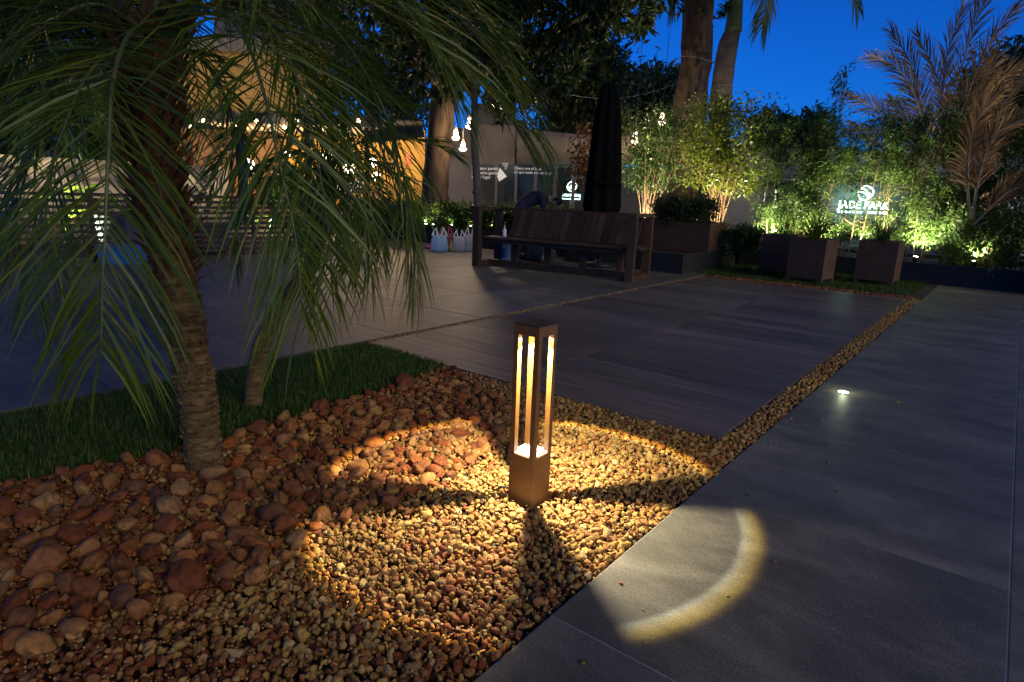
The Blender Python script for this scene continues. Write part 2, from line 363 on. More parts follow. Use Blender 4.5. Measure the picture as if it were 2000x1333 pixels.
def grass_patch(poly, n, h, parent, z=-.008):
    xs = np.array([p[0] for p in poly]); ys = np.array([p[1] for p in poly])
    x = RNG.uniform(xs.min(), xs.max(), n * 4); y = RNG.uniform(ys.min(), ys.max(), n * 4)
    k = in_poly(x, y, poly); x, y = x[k][:n], y[k][:n]; n = len(x)
    a = RNG.uniform(0, 2 * math.pi, n); hh = h * RNG.uniform(.5, 1.25, n); lean = RNG.uniform(.1, .8, n) * hh; w = RNG.uniform(.0015, .0032, n)
    dx, dy = np.cos(a), np.sin(a); b = np.stack([x, y, np.full(n, z)], 1)
    sd_ = np.stack([-dy * w, dx * w, np.zeros(n)], 1)
    mid = b + np.stack([dx * lean * .35, dy * lean * .35, hh * .6], 1); tip = b + np.stack([dx * lean, dy * lean, hh], 1)
    v = np.stack([b - sd_, b + sd_, mid - sd_ * .8, mid + sd_ * .8, tip], 1).reshape(-1, 3)
    i = (np.arange(n) * 5)[:, None]
    f = np.concatenate([i + np.array([[0, 1, 3]]), i + np.array([[0, 3, 2]]), i + np.array([[2, 3, 4]])])
    return tag(fast_mesh('grass_blades', v, f, M['grass'], parent), kind='stuff')
grass_patch(lawn_poly, 60000, .042, lawn)

def nrm_(v): return v / (np.linalg.norm(v, axis=1)[:, None] + 1e-9)
def ico(sub):
    bm = bmesh.new(); bmesh.ops.create_icosphere(bm, subdivisions=sub, radius=1.0); bm.verts.ensure_lookup_table()
    v = np.array([q.co[:] for q in bm.verts]); f = np.array([[w.index for w in q.verts] for q in bm.faces]); bm.free(); return v, f
def pebble_shape(v, planes, lo=.55, hi=.92, flat=(.55, .85)):
    v = v.copy()
    v *= (1 + .10 * np.sin(v @ RNG.normal(0, 2.0, 3) + RNG.uniform(0, 6)) + .07 * np.sin(v @ RNG.normal(0, 3.4, 3) + RNG.uniform(0, 6)))[:, None]
    for _ in range(planes):
        d = norm(RNG.normal(0, 1, 3)); o = RNG.uniform(lo, hi); k = v @ d
        v -= np.outer(np.maximum(k - o, 0) * .88, d)
    v *= np.array([1.0, RNG.uniform(.62, .9), RNG.uniform(*flat)])
    return v
IV1, IF1 = ico(3); IV0, IF0 = ico(2); IV3, IF3 = ico(4)
PEB = [pebble_shape(IV0, 7, .45, .9, (.5, .95)) for _ in range(40)]
PEB2 = [pebble_shape(IV1, int(RNG.integers(4, 11)), .42, .9, (.5, .95)) for _ in range(60)]
def scatter(name, pts, rad, mat, parent, shapes=PEB, faces=IF0, tilt=.5):
    n = len(pts); V = np.empty((n, len(shapes[0]), 3)); sh = np.stack(shapes)
    V[:] = sh[RNG.integers(0, len(shapes), n)]
    V *= np.asarray(rad)[:, None, None]
    a = RNG.uniform(0, 2 * math.pi, n); b = RNG.normal(0, tilt, n); c = RNG.normal(0, tilt, n)
    def rot(ax, t):
        ca, sa = np.cos(t), np.sin(t); o = np.zeros((n, 3, 3)); i, j = [(1, 2), (2, 0), (0, 1)][ax]
        o[:, ax, ax] = 1; o[:, i, i] = ca; o[:, j, j] = ca; o[:, i, j] = -sa; o[:, j, i] = sa; return o
    Rm = rot(2, a) @ rot(0, b) @ rot(1, c)
    V = np.einsum('nij,nkj->nki', Rm, V) + np.asarray(pts)[:, None, :]
    F = (faces[None] + (np.arange(n) * len(shapes[0]))[:, None, None]).reshape(-1, 3)
    return tag(fast_mesh(name, V.reshape(-1, 3), F, mat, parent), kind='stuff')
def jgrid(x0, x1, y0, y1, d, jit=.42):
    xs, ys = np.meshgrid(np.arange(x0, x1, d), np.arange(y0, y1, d * .87)); xs = xs + (np.arange(xs.shape[0]) % 2)[:, None] * d / 2
    return (xs + RNG.uniform(-jit, jit, xs.shape) * d).ravel(), (ys + RNG.uniform(-jit, jit, ys.shape) * d).ravel()
BIG = [(-250, 900), (0, 940), (150, 910), (330, 880), (350, 862), (440, 850), (540, 815), (700, 770), (872, 715), (930, 750), (1000, 792), (990, 850), (930, 905), (850, 950), (770, 985), (700, 1005), (610, 1045), (545, 1115), (430, 1160), (300, 1195), (150, 1250), (-250, 1380)]
def pix(x, y, z=0):
    v = np.stack([x, y, np.full(len(x), float(z))], 1) - CAM; zz = v @ FW
    return PW / 2 + FPX * (v @ RT) / zz, PH / 2 - FPX * (v @ UP) / zz
LAMP = G(1033, 985); LAMP = np.array([LAMP[0], LAMP[1] + .075, 0.0])
HS = .055                                                           # half side of the bollard
def lamp_hit(x, y, m=0.0):
    a = (x - LAMP[0]) * AX[0] + (y - LAMP[1]) * AX[1]; b = (x - LAMP[0]) * BX[0] + (y - LAMP[1]) * BX[1]
    return (np.abs(a) < HS + m) & (np.abs(b) < HS + m)
# small gravel, two layers; reddish at the palm side
for layer, (d, z0, z1) in enumerate([(.0215, -.034, -.022), (.0245, -.016, -.003)]):
    x, y = jgrid(-2.5, 1.6, .55, 4.2, d)
    px, py = pix(x, y)
    k = in_poly(x, y, bed_poly) & ~in_poly(x, y, lawn_poly) & (py < 1420) & (px > -120) & ~lamp_hit(x, y, .012)
    x, y, px, py = x[k], y[k], px[k], py[k]
    r = np.exp(RNG.normal(math.log(.0122), .26, len(x))).clip(.006, .026)
    z = RNG.uniform(z0, z1, len(x))
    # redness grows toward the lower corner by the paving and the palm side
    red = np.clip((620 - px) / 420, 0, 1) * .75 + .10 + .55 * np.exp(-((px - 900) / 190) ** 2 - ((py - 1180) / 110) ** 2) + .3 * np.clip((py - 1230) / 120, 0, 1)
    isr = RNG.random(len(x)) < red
    P_ = np.stack([x, y, z], 1)
    if layer == 0:
        k2 = RNG.random(len(x)) < .8; P_, r, isr, py = P_[k2], r[k2], isr[k2], py[k2]
    near = (py > 930) & (layer == 1)
    for rr, mt in ((False, 'gravel'), (True, 'gravel_red')):
        q = (isr == rr)
        if (q & ~near).any(): scatter('gravel', P_[q & ~near], r[q & ~near], M[mt], bed)
        if (q & near).any(): scatter('gravel', P_[q & near], r[q & near], M[mt], bed, PEB2, IF1)
# rounded river stones, each one its own
STV = [pebble_shape(IV3, int(RNG.integers(2, 8)), .55, .95, (.58, .9)) for _ in range(24)]
st_me = []
for q in STV:
    me = bpy.data.meshes.new('stone'); me.from_pydata(q.tolist(), [], IF3.tolist()); me.materials.append(M['stone'])
    me.polygons.foreach_set("use_smooth", [True] * len(me.polygons)); st_me.append(me)
PALM1 = G(400, 900)
placed = []
def try_stone(x, y, r, gap=.86):
    for (a, b, c) in placed:
        if (a - x) ** 2 + (b - y) ** 2 < ((c + r) * gap) ** 2: return False
    if lamp_hit(x, y, r + .01): return False
    if (x - PALM1[0]) ** 2 + (y - PALM1[1]) ** 2 < (.085 + r * .8) ** 2: return False
    return True
special = [(365, 1135, .066, 4), (90, 1110, .060, 5), (250, 1030, .045, 2), (530, 1010, .050, 2), (505, 845, .046, 3), (310, 905, .05, 4), (790, 752, .062, 2), (230, 975, .036, 1), (170, 1155, .040, 6), (285, 1130, .032, 6), (705, 990, .032, 6), (655, 905, .038, 6), (240, 1175, .040, 2), (215, 945, .040, 1), (595, 935, .045, 2), (700, 915, .045, 1), (730, 870, .05, 1), (900, 800, .03, 2), (510, 930, .038, 6), (420, 1095, .034, 0), (460, 1000, .036, 1), (690, 990, .03, 2), (860, 905, .04, 1), (800, 960, .034, 0), (760, 850, .03, 3), (880, 930, .03, 2)]
for (sx, sy, r, c) in special:
    p = G(sx, sy)
    if try_stone(p[0], p[1], r, .7): placed.append((p[0], p[1], r))
tries = 0
while len(placed) < 300 and tries < 60000:
    tries += 1
    frac = min(1, tries / 9000.0)
    sx, sy = random.uniform(-120, 1010), random.uniform(715, 1290)
    if not in_poly(np.array([sx]), np.array([sy]), BIG)[0]: continue
    p = G(sx, sy)
    if in_poly(np.array([p[0]]), np.array([p[1]]), lawn_poly)[0] or not in_poly(np.array([p[0]]), np.array([p[1]]), bed_poly)[0]: continue
    big = .043 - .024 * frac
    r = random.uniform(.72, 1.1) * big * (.82 if sx > 640 else 1.0)
    if try_stone(p[0], p[1], r, .95): placed.append((p[0], p[1], r))
for i, (x, y, r) in enumerate(placed):
    o = bpy.data.objects.new('stone', st_me[i % len(st_me)]); COL.objects.link(o); o.parent = bed
    o.scale = (r * 1.12, r * random.uniform(.9, 1.1), r * random.uniform(.85, 1.1))
    o.rotation_euler = (random.gauss(0, .38), random.gauss(0, .38), random.uniform(0, 6.28))
    o.location = Vector((x, y, .30 * r - .004)) - world_loc(bed)
# grit and dead leaves between the stones
x, y = jgrid(-2.3, 1.0, .7, 3.6, .016)
px, py = pix(x, y); k = in_poly(x, y, bed_poly) & ~in_poly(x, y, lawn_poly) & ~lamp_hit(x, y, .01) & (RNG.random(len(x)) < .45) & (py < 1400) & (px > -80)
_v12, _f12 = ico(1)
scatter('gravel', np.stack([x[k], y[k], RNG.uniform(-.012, .004, k.sum())], 1), RNG.uniform(.0025, .006, k.sum()), M['gravel'], bed, [pebble_shape(_v12, 2) for _ in range(12)], _f12)
_n = 46; _c = [G(RNG.uniform(60, 1300), RNG.uniform(780, 1300)) for _ in range(_n * 3)]; _c = np.array([q for q in _c if in_poly(np.array([q[0]]), np.array([q[1]]), bed_poly)[0] and not in_poly(np.array([q[0]]), np.array([q[1]]), lawn_poly)[0]][:_n]); _c[:, 2] = RNG.uniform(.012, .022, len(_c))
DRY_LEAVES = (_c, RNG.normal(0, 1, (len(_c), 3)) * np.array([1, 1, .15]), nrm_(RNG.normal(0, .25, (len(_c), 3)) + np.array([0, 0, 1.0])), RNG.uniform(.02, .045, len(_c)), RNG.uniform(.004, .010, len(_c)))
# smaller round stones between them
x, y = jgrid(-2.3, .4, .7, 4.0, .045)
px, py = pix(x, y); k = in_poly(px, py, BIG) & in_poly(x, y, bed_poly) & ~in_poly(x, y, lawn_poly) & ~lamp_hit(x, y, .03)
x, y = x[k], y[k]; r = RNG.uniform(.012, .024, len(x))
scatter('gravel', np.stack([x, y, RNG.uniform(-.010, .006, len(x))], 1), r, M['gravel_red'], bed, PEB2, IF1, .35)

_t = -.81 + np.abs(RNG.normal(0, .22, 34)) + .012; _s = RNG.uniform(.9, 6.5, 34); _p = AX[None] * _s[:, None] + BX[None] * _t[:, None]; _rr = RNG.uniform(.003, .010, 34)
scatter('gravel', np.concatenate([_p, (_rr * .5)[:, None]], 1), _rr, M['gravel'], bed)
# strips of pebbles along the deck
def pebble_strip(s0, s1, t0, t1, d, mat='gravel', z=-.012):
    st = sheet('pebble_strip', s0, s1, t0, t1, -.035, M['soil'], .03)
    a, b = jgrid(s0 + .008, s1, t0 + .008, t1 - .002, d)
    k = (b > t0 + .004) & (b < t1 - .004); a, b = a[k], b[k]
    P_ = AX[None] * a[:, None] + BX[None] * b[:, None]
    scatter('pebbles', np.concatenate([P_, RNG.uniform(z - .008, z + .006, (len(a), 1))], 1), RNG.uniform(.45, .72, len(a)) * d, M[mat], st)
    return st
pebble_strip(2.83, 9.36, -.953, -.812, .024)
pebble_strip(2.83, 9.16, -3.658, -3.59, .022, 'gravel')
pebble_strip(9.16, 9.42, -3.59, -.955, .036, 'gravel_red', -.006)

# ------------------------------------------------------------------ the bollard light
def deckbox(b, c, dt, ds, dz, z0):      # box with its sides along the deck axes: dt across, ds along
    b.box((c[0], c[1], z0 + dz / 2), (dt, ds, dz), rz=DECK_ROT); return b
bol = thing('bollard_light', 'lit bronze bollard lamp with four posts standing in the gravel', 'lamp', LAMP)
a = HS * 2
deckbox(MB(), LAMP, a, a, .205, -.03).build('base', M['bronze'], bol, bevel=.0015)
deckbox(MB(), LAMP, a, a, .036, .622).build('cap_band', M['bronze'], bol, bevel=.0015)
tag(deckbox(MB(), LAMP, a - .002, a - .002, .004, .6583).build('cap_top', M['bronze_top'], bol))
for i in (-1, 1):
    for j in (-1, 1):
        c = LAMP + np.array([*(AX * i + BX * j), 0]) * (HS - .0105)
        deckbox(MB(), c, .0205, .0205, .449, .174).build('post', M['bronze'], bol)
deckbox(MB(), LAMP, a - .006, a - .006, .004, .1745).build('diffuser_plate', M['diffuser'], bol)
MB().lathe((LAMP[0], LAMP[1], .6155), [(.0, 0), (.021, 0), (.021, .0062), (0, .0062)], 20).build('led_lens', M['led'], bol)
def spot(name, parent, loc, target, power, size, blend, col, soft=.02):
    ld = bpy.data.lights.new(name, 'SPOT'); o = bpy.data.objects.new(name, ld); COL.objects.link(o)
    ld.energy = power; ld.spot_size = R(size); ld.spot_blend = blend; ld.color = col; ld.shadow_soft_size = soft
    o.rotation_euler = (Vector(loc) - Vector(target)).to_track_quat('Z', 'Y').to_euler()
    if parent is not None: o.parent = parent; o.location = Vector(loc) - world_loc(parent)
    else: o.location = loc
    return o
def point(name, parent, loc, power, col, soft=.05):
    ld = bpy.data.lights.new(name, 'POINT'); o = bpy.data.objects.new(name, ld); COL.objects.link(o)
    ld.energy = power; ld.color = col; ld.shadow_soft_size = soft
    if parent is not None: o.parent = parent; o.location = Vector(loc) - world_loc(parent)
    else: o.location = loc
    return o
q_ = [LAMP + np.array([-.05, .01, .008]), LAMP + np.array([-.075, .018, .014]), LAMP + np.array([-.105, .035, .012]), LAMP + np.array([-.135, .03, -.012])]
MB().tube(q_, .0045, 8).build('supply_cord', M['metal_dark'], bol, True)
bs = spot('bollard_beam', bol, (LAMP[0], LAMP[1], .612), (LAMP[0], LAMP[1], 0), 180.0, 172, 0.0, (1, 1, 1), .005)
ld = bs.data; ld.use_nodes = True; n_, l_ = ld.node_tree.nodes, ld.node_tree.links
e_ = n_["Emission"]; gi = n_.new("ShaderNodeNewGeometry"); sx = n_.new("ShaderNodeSeparateXYZ"); ab = n_.new("ShaderNodeMath"); ab.operation = 'ABSOLUTE'
l_.new(gi.outputs["Incoming"], sx.inputs[0]); l_.new(sx.outputs[2], ab.inputs[0])
# beam of the lens: even core, brighter rim, yellow fringe, then nothing (the cosine of the angle from straight down)
rp = ramp(n_, [(.06, (.034, .027, .014)), (.584, (.040, .032, .017)), (.592, (.22, .14, .025)), (.602, (.86, .62, .15)), (.615, (1.25, 1.0, .48)), (.624, (1.15, 1.07, .86)), (.632, (.46, .40, .28)), (.75, (.57, .49, .34)), (1.0, (.88, .76, .55))])
l_.new(ab.outputs[0], rp.inputs[0]); l_.new(rp.outputs[0], e_.inputs["Color"]); e_.inputs["Strength"].default_value = 1.0

# recessed light in the paving
p = G(1647, 767)
ing = thing('recessed_ground_light', 'round lit ground light sunk flush in the grey paving slab', 'ground light', (p[0], p[1], 0))
MB().lathe((p[0], p[1], 0), [(0, -.012), (.036, -.012), (.036, .003), (.029, .004), (.029, -.002), (0, -.002)], 28).build('ring', pm('steel_ring', (.35, .35, .33), (.45, .45, .43), 20, .4, metal=.6), ing, True)
MB().lathe((p[0], p[1], 0), [(0, -.001), (.0275, -.001), (.0275, .0035), (.012, .006), (0, .006)], 24).build('lens', em('ground_lens', (.92, 1.0, .72), 24.0), ing, True)
point('ground_glow', ing, (p[0], p[1], .05), .5, (.9, 1.0, .65), .012)

# ------------------------------------------------------------------ palms
def smooth_path(pts, n):
    pts = np.asarray(pts, float); k = len(pts); t = np.linspace(0, k - 1, n); out = []
    for q in t:
        i = min(int(q), k - 2); u = q - i
        p0, p1, p2, p3 = pts[max(i - 1, 0)], pts[i], pts[i + 1], pts[min(i + 2, k - 1)]
        out.append(.5 * ((2 * p1) + (-p0 + p2) * u + (2 * p0 - 5 * p1 + 4 * p2 - p3) * u ** 2 + (-p0 + 3 * p1 - 3 * p2 + p3) * u ** 3))
    return np.array(out)
def strips(base, d0, d1, d2, side, w, L):
    """leaflets: bent strips; arrays (n,3)"""
    n = len(base)
    a = base; b = a + d0 * (L * .34)[:, None]; c = b + d1 * (L * .36)[:, None]; e = c + d2 * (L * .30)[:, None]
    W = (side * w[:, None])
    v = np.stack([a - W * .45, a + W * .45, b - W, b + W, c - W * .72, c + W * .72, e], 1).reshape(-1, 3)
    i = (np.arange(n) * 7)[:, None]
    f = np.concatenate([i + np.array([[0, 1, 3]]), i + np.array([[0, 3, 2]]), i + np.array([[2, 3, 5]]), i + np.array([[2, 5, 4]]), i + np.array([[4, 5, 6]])])
    return v, f
def nrm(v): return v / (np.linalg.norm(v, axis=1)[:, None] + 1e-9)
def frond(parent, pts, L, pairs=46, w=.0037, droop=.48, start=.12, rach=.0085, mat='palm', rmat='rachis', side=None, name='frond', spread=(68, 26), both=True):
    P_ = smooth_path(pts, 90); seg = np.gradient(P_, axis=0); T = nrm(seg)
    cum = np.concatenate([[0], np.cumsum(np.linalg.norm(np.diff(P_, axis=0), axis=1))]); cum /= cum[-1]
    h = P_[-1] - P_[0]; h[2] = 0
    if side is None:
        side = np.cross(np.array([0, 0, 1.0]), h); side = norm(side) if np.linalg.norm(side) > 1e-4 else np.array([1.0, 0, 0])
    u = np.repeat(np.linspace(start, .995, pairs), 2) + RNG.uniform(-.006, .006, pairs * 2); u = np.clip(u, 0, 1)
    sg = np.tile([1, -1], pairs)
    base = np.stack([np.interp(u, cum, P_[:, k]) for k in range(3)], 1); t = nrm(np.stack([np.interp(u, cum, T[:, k]) for k in range(3)], 1))
    sd_ = nrm(np.tile(side, (len(u), 1)) - t * (t @ side)[:, None]); nm = np.cross(sd_, t)
    nm = nm * np.where(nm[:, 2] < -.2, -1, 1)[:, None]
    ang = np.radians(spread[0] + (spread[1] - spread[0]) * u + RNG.normal(0, 5.0, len(u)))
    lift = RNG.normal(.14, .13, len(u))
    d0 = nrm(t * np.cos(ang)[:, None] + sd_ * (sg * np.sin(ang))[:, None] + nm * lift[:, None])
    g = np.array([0, 0, -1.0])
    k1 = droop * RNG.uniform(.5, 1.2, len(u)); d1 = nrm(d0 + g * (k1 * .55)[:, None]); d2 = nrm(d1 + g * (k1 * .9)[:, None])
    ll = L * np.interp(u, [0, .12, .3, .6, .85, 1], [.45, .6, .95, 1.05, .92, .66]) * RNG.uniform(.86, 1.1, len(u))
    ww = nrm(np.cross(d0, nm + RNG.normal(0, .45, (len(u), 3))))
    v, f = strips(base, d0, d1, d2, ww, np.full(len(u), w) * RNG.uniform(.8, 1.2, len(u)), ll)
    o = fast_mesh(name, v, f, M[mat], parent, smooth=False)
    rb = MB(); q = P_[::4]; rb.tube(q, np.linspace(rach, rach * .22, len(q)), 6); rb.build('rachis', M[rmat], o, True)
    return o
def pxpath(l): return np.array([at(*q) for q in l])

pb = G(400, 905)
palm1 = thing('palm_tree', 'feathery date palm with thick brown trunk rising from the river stones', 'palm', pb)
tp = [(400, 912, 2.33), (392, 840, 2.34), (383, 760, 2.35), (372, 690, 2.36), (358, 610, 2.37), (338, 520, 2.38), (318, 430, 2.39), (305, 340, 2.39), (298, 250, 2.39), (298, 150, 2.39), (305, 60, 2.39)]
TP = smooth_path(pxpath(tp), 60); TP[0][2] = -.04
tr = np.interp(np.linspace(0, 1, 60), [0, .05, .2, .42, .6, 1], [.074, .064, .066, .068, .064, .054])
tr = tr * (1 + RNG.uniform(-.025, .025, 60))
tb = MB(); tb.tube(TP, tr, 40, jit=.05); trunk1 = tb.build('trunk', M['palmtrunk'], palm1, True)
fl = MB()                                  # ragged leaf scars that stand off the trunk
for i in range(620):
    u = random.uniform(.14, .5) if i < 400 else random.uniform(.02, .25); k = u * 59; j = int(k); c = TP[j]; r = tr[j]; an = random.uniform(0, 6.28)
    o_ = np.array([math.cos(an), math.sin(an), 0]); s_ = np.array([-math.sin(an), math.cos(an), 0]); wv = random.uniform(.004, .016); hv = random.uniform(.003, .02) * random.choice((1, 1, -1))
    b0 = c + o_ * r * .96; fl.add([b0 - s_ * wv, b0 + s_ * wv, b0 + o_ * random.uniform(.006, .02) + s_ * wv * .6 + np.array([0, 0, hv]), b0 + o_ * random.uniform(.004, .016) - s_ * wv * .6 + np.array([0, 0, hv]), b0 + np.array([0, 0, hv * 1.6])], [(0, 1, 2, 3), (3, 2, 4), (0, 3, 4), (1, 4, 2)])
tag(fl.build('bark_scales', M['palmtrunk'], palm1), kind='stuff')
bt = MB()
for i in range(230):                       # old leaf bases below the crown
    u = .47 + .53 * (i / 230.0); j = int(u * 59); c = TP[j]; r = tr[j]; an = i * 2.39996 + random.uniform(-.2, .2)
    o_ = np.array([math.cos(an), math.sin(an), 0]); s_ = np.array([-math.sin(an), math.cos(an), 0]); L_ = random.uniform(.08, .18) * (.55 + .6 * (u - .5) * 2); wv = random.uniform(.018, .034)
    q0 = c + o_ * (r - .012); q1 = q0 + o_ * (.028 + .09 * (u - .47)) + np.array([0, 0, L_ * .55]); q2 = q1 + o_ * random.uniform(.015, .065) + np.array([0, 0, L_ * .5])
    bt.add([q0 - s_ * wv, q0 + s_ * wv, q1 - s_ * wv * .75, q1 + s_ * wv * .75, q2 - s_ * wv * .3, q2 + s_ * wv * .3, q1 - o_ * .012, q0 - o_ * .01], [(0, 1, 3, 2), (2, 3, 5, 4), (6, 4, 5), (2, 4, 6), (3, 6, 5), (0, 2, 6, 7), (1, 7, 6, 3)])
bt.build('leaf_bases', M['fibre'], palm1)
fb = MB()
for i in range(420):                       # loose fibres
    u = random.uniform(.5, 1.0); j = int(u * 59); c = TP[j]; an = random.uniform(0, 6.28); o_ = np.array([math.cos(an), math.sin(an), 0]); s_ = np.array([-math.sin(an), math.cos(an), 0])
    q0 = c + o_ * (tr[j] + .012 + .06 * (u - .5)); q1 = q0 + o_ * random.uniform(.01, .05) + s_ * random.uniform(-.06, .06) + np.array([0, 0, random.uniform(-.06, .09)]); q2 = q1 + s_ * random.uniform(-.03, .03) + np.array([0, 0, random.uniform(-.07, .05)])
    w = .0016; fb.add([q0, q0 + np.array([0, 0, w]), q1, q1 + np.array([0, 0, w]), q2], [(0, 1, 3, 2), (2, 3, 4)])
tag(fb.build('fibres', M['fibre_light'], palm1), kind='stuff')
F1 = [  # path points (pixel, depth), leaflet length
 ([(300, 70, 2.30), (258, 60, 2.05), (222, 150, 1.86), (212, 300, 1.74), (206, 440, 1.68), (200, 560, 1.66), (197, 690, 1.66)], .38),
 ([(330, 60, 2.30), (400, 10, 2.10), (470, 60, 1.95), (515, 180, 1.87), (548, 330, 1.83), (578, 470, 1.82), (590, 610, 1.82)], .38),
 ([(320, 30, 2.35), (480, -60, 2.30), (640, -30, 2.28), (800, 50, 2.28), (915, 140, 2.28), (995, 230, 2.28), (1035, 300, 2.28)], .31),
 ([(320, 50, 2.40), (450, 0, 2.50), (590, 70, 2.58), (700, 190, 2.62), (760, 330, 2.64), (795, 460, 2.64), (812, 560, 2.64)], .29),
 ([(320, 60, 2.40), (400, -10, 2.55), (520, 40, 2.66), (610, 160, 2.74), (660, 300, 2.78), (685, 420, 2.78)], .27),
 ([(290, 70, 2.30), (200, 10, 2.15), (100, 40, 2.05), (10, 130, 2.0), (-70, 250, 1.95)], .30),
 ([(285, 90, 2.35), (205, 100, 2.25), (120, 180, 2.18), (60, 310, 2.14), (25, 460, 2.12)], .30),
 ([(285, 60, 2.45), (180, 40, 2.7), (70, 110, 2.85), (-30, 230, 2.95)], .30),
 ([(300, 40, 2.35), (250, -90, 2.2), (140, -150, 2.1), (10, -130, 2.0), (-80, -40, 1.95)], .30),
 ([(315, 30, 2.40), (420, -140, 2.4), (600, -170, 2.42), (790, -100, 2.46), (930, 20, 2.5), (1000, 140, 2.52)], .30),
 ([(335, 50, 2.35), (440, -30, 2.3), (560, 20, 2.25), (640, 130, 2.22), (690, 270, 2.2), (715, 420, 2.2), (728, 540, 2.2)], .30),
 ([(320, 50, 2.50), (430, 30, 2.8), (545, 110, 3.0), (620, 230, 3.1), (650, 340, 3.15)], .26),
 ([(310, 40, 2.55), (315, -40, 2.9), (350, 20, 3.2), (380, 130, 3.4), (395, 260, 3.5)], .26),
 ([(310, 30, 2.25), (340, -110, 2.0), (400, -170, 1.75), (470, -130, 1.55), (520, -30, 1.45)], .24),
 ([(335, 40, 2.40), (460, -40, 2.35), (600, 10, 2.3), (700, 120, 2.28), (770, 270, 2.28), (805, 430, 2.28), (822, 560, 2.28)], .30),
 ([(325, 50, 2.30), (410, -20, 2.15), (500, 20, 2.05), (570, 130, 2.0), (615, 290, 1.98), (640, 440, 1.98), (650, 560, 1.98)], .32),
 ([(330, 30, 2.40), (520, -100, 2.40), (720, -80, 2.40), (880, 20, 2.40), (980, 130, 2.40), (1045, 260, 2.40)], .32),
 ([(285, 80, 2.25), (185, 130, 1.98), (118, 270, 1.84), (80, 420, 1.78), (55, 560, 1.76)], .32),
 ([(320, 30, 2.30), (420, -90, 2.1), (570, -110, 2.0), (730, -40, 1.96), (840, 80, 1.95), (890, 190, 1.95)], .30),
 ([(290, 60, 2.4), (210, -40, 2.5), (110, -60, 2.55), (0, 10, 2.6), (-60, 110, 2.6)], .30),
 ([(300, 40, 2.45), (330, -60, 2.6), (430, -70, 2.8), (560, 0, 2.95), (680, 110, 3.05), (740, 240, 3.1)], .27),
 ([(290, 60, 2.35), (180, -10, 2.3), (80, 10, 2.3), (0, 90, 2.3), (-50, 200, 2.3)], .30),
 ([(320, 90, 2.40), (390, 110, 2.5), (440, 190, 2.55), (470, 300, 2.58), (480, 400, 2.58)], .24),
]
for pth, L_ in F1:
    frond(palm1, pxpath(pth), L_ * 1.18, pairs=int(90 if len(pth) > 5 else 72))

pb2 = G(495, 797)
palm2 = thing('palm_tree', 'slim palm with curved bare stem growing out of the lawn', 'palm', pb2)
tp2 = [(495, 805, 3.0), (498, 740, 3.02), (510, 680, 3.05), (535, 625, 3.1), (565, 580, 3.15), (598, 530, 3.2), (622, 470, 3.25), (634, 410, 3.28), (640, 330, 3.3)]
T2 = smooth_path(pxpath(tp2), 40); T2[0][2] = -.05
r2 = np.interp(np.linspace(0, 1, 40), [0, .08, .5, .7, 1], [.050, .043, .040, .040, .045])
tb = MB(); tb.tube(T2, r2, 18, jit=.05); tb.build('trunk', M['palmtrunk'], palm2, True)
bt = MB()
for i in range(70):
    u = .68 + .32 * i / 70; j = int(u * 39); c = T2[j]; r = r2[j]; an = i * 2.39996
    o_ = np.array([math.cos(an), math.sin(an), 0]); s_ = np.array([-math.sin(an), math.cos(an), 0]); wv = .016
    q0 = c + o_ * (r - .01); q1 = q0 + o_ * .03 + np.array([0, 0, .05]); q2 = q1 + o_ * .02 + np.array([0, 0, .05])
    bt.add([q0 - s_ * wv, q0 + s_ * wv, q1 - s_ * wv * .75, q1 + s_ * wv * .75, q2 - s_ * wv * .3, q2 + s_ * wv * .3, q1 - o_ * .012], [(0, 1, 3, 2), (2, 3, 5, 4), (6, 4, 5), (2, 4, 6), (3, 6, 5)])
bt.build('leaf_bases', M['fibre'], palm2)
F2 = [
 ([(645, 320, 3.3), (700, 280, 3.3), (770, 270, 3.3), (840, 280, 3.3), (890, 305, 3.3)], .20),
 ([(635, 330, 3.3), (570, 300, 3.2), (505, 350, 3.1), (468, 440, 3.05), (460, 520, 3.05)], .24),
 ([(650, 340, 3.3), (710, 350, 3.2), (740, 420, 3.15), (748, 500, 3.12)], .22),
 ([(640, 325, 3.3), (610, 250, 3.3), (550, 220, 3.3), (470, 250, 3.3), (420, 330, 3.3)], .24),
 ([(640, 320, 3.3), (670, 240, 3.35), (730, 200, 3.4), (800, 210, 3.45)], .22),
 ([(640, 335, 3.3), (600, 340, 3.1), (580, 410, 3.0), (585, 490, 2.95)], .22),
 ([(645, 330, 3.35), (690, 300, 3.6), (730, 340, 3.8), (750, 410, 3.9)], .22),
 ([(640, 330, 3.35), (590, 300, 3.6), (540, 330, 3.8), (500, 400, 3.9)], .22),
 ([(640, 320, 3.3), (640, 220, 3.3), (620, 150, 3.35), (580, 130, 3.4)], .22),
 ([(645, 335, 3.3), (670, 370, 3.15), (680, 440, 3.1), (682, 520, 3.1)], .2),
 ([(645, 325, 3.3), (700, 310, 3.15), (770, 340, 3.05), (810, 400, 3.0)], .2),
 ([(635, 325, 3.3), (560, 270, 3.5), (470, 290, 3.6), (410, 370, 3.65)], .22),
]
for pth, L_ in F2: frond(palm2, pxpath(pth), L_, pairs=56, w=.0042, rach=.006)

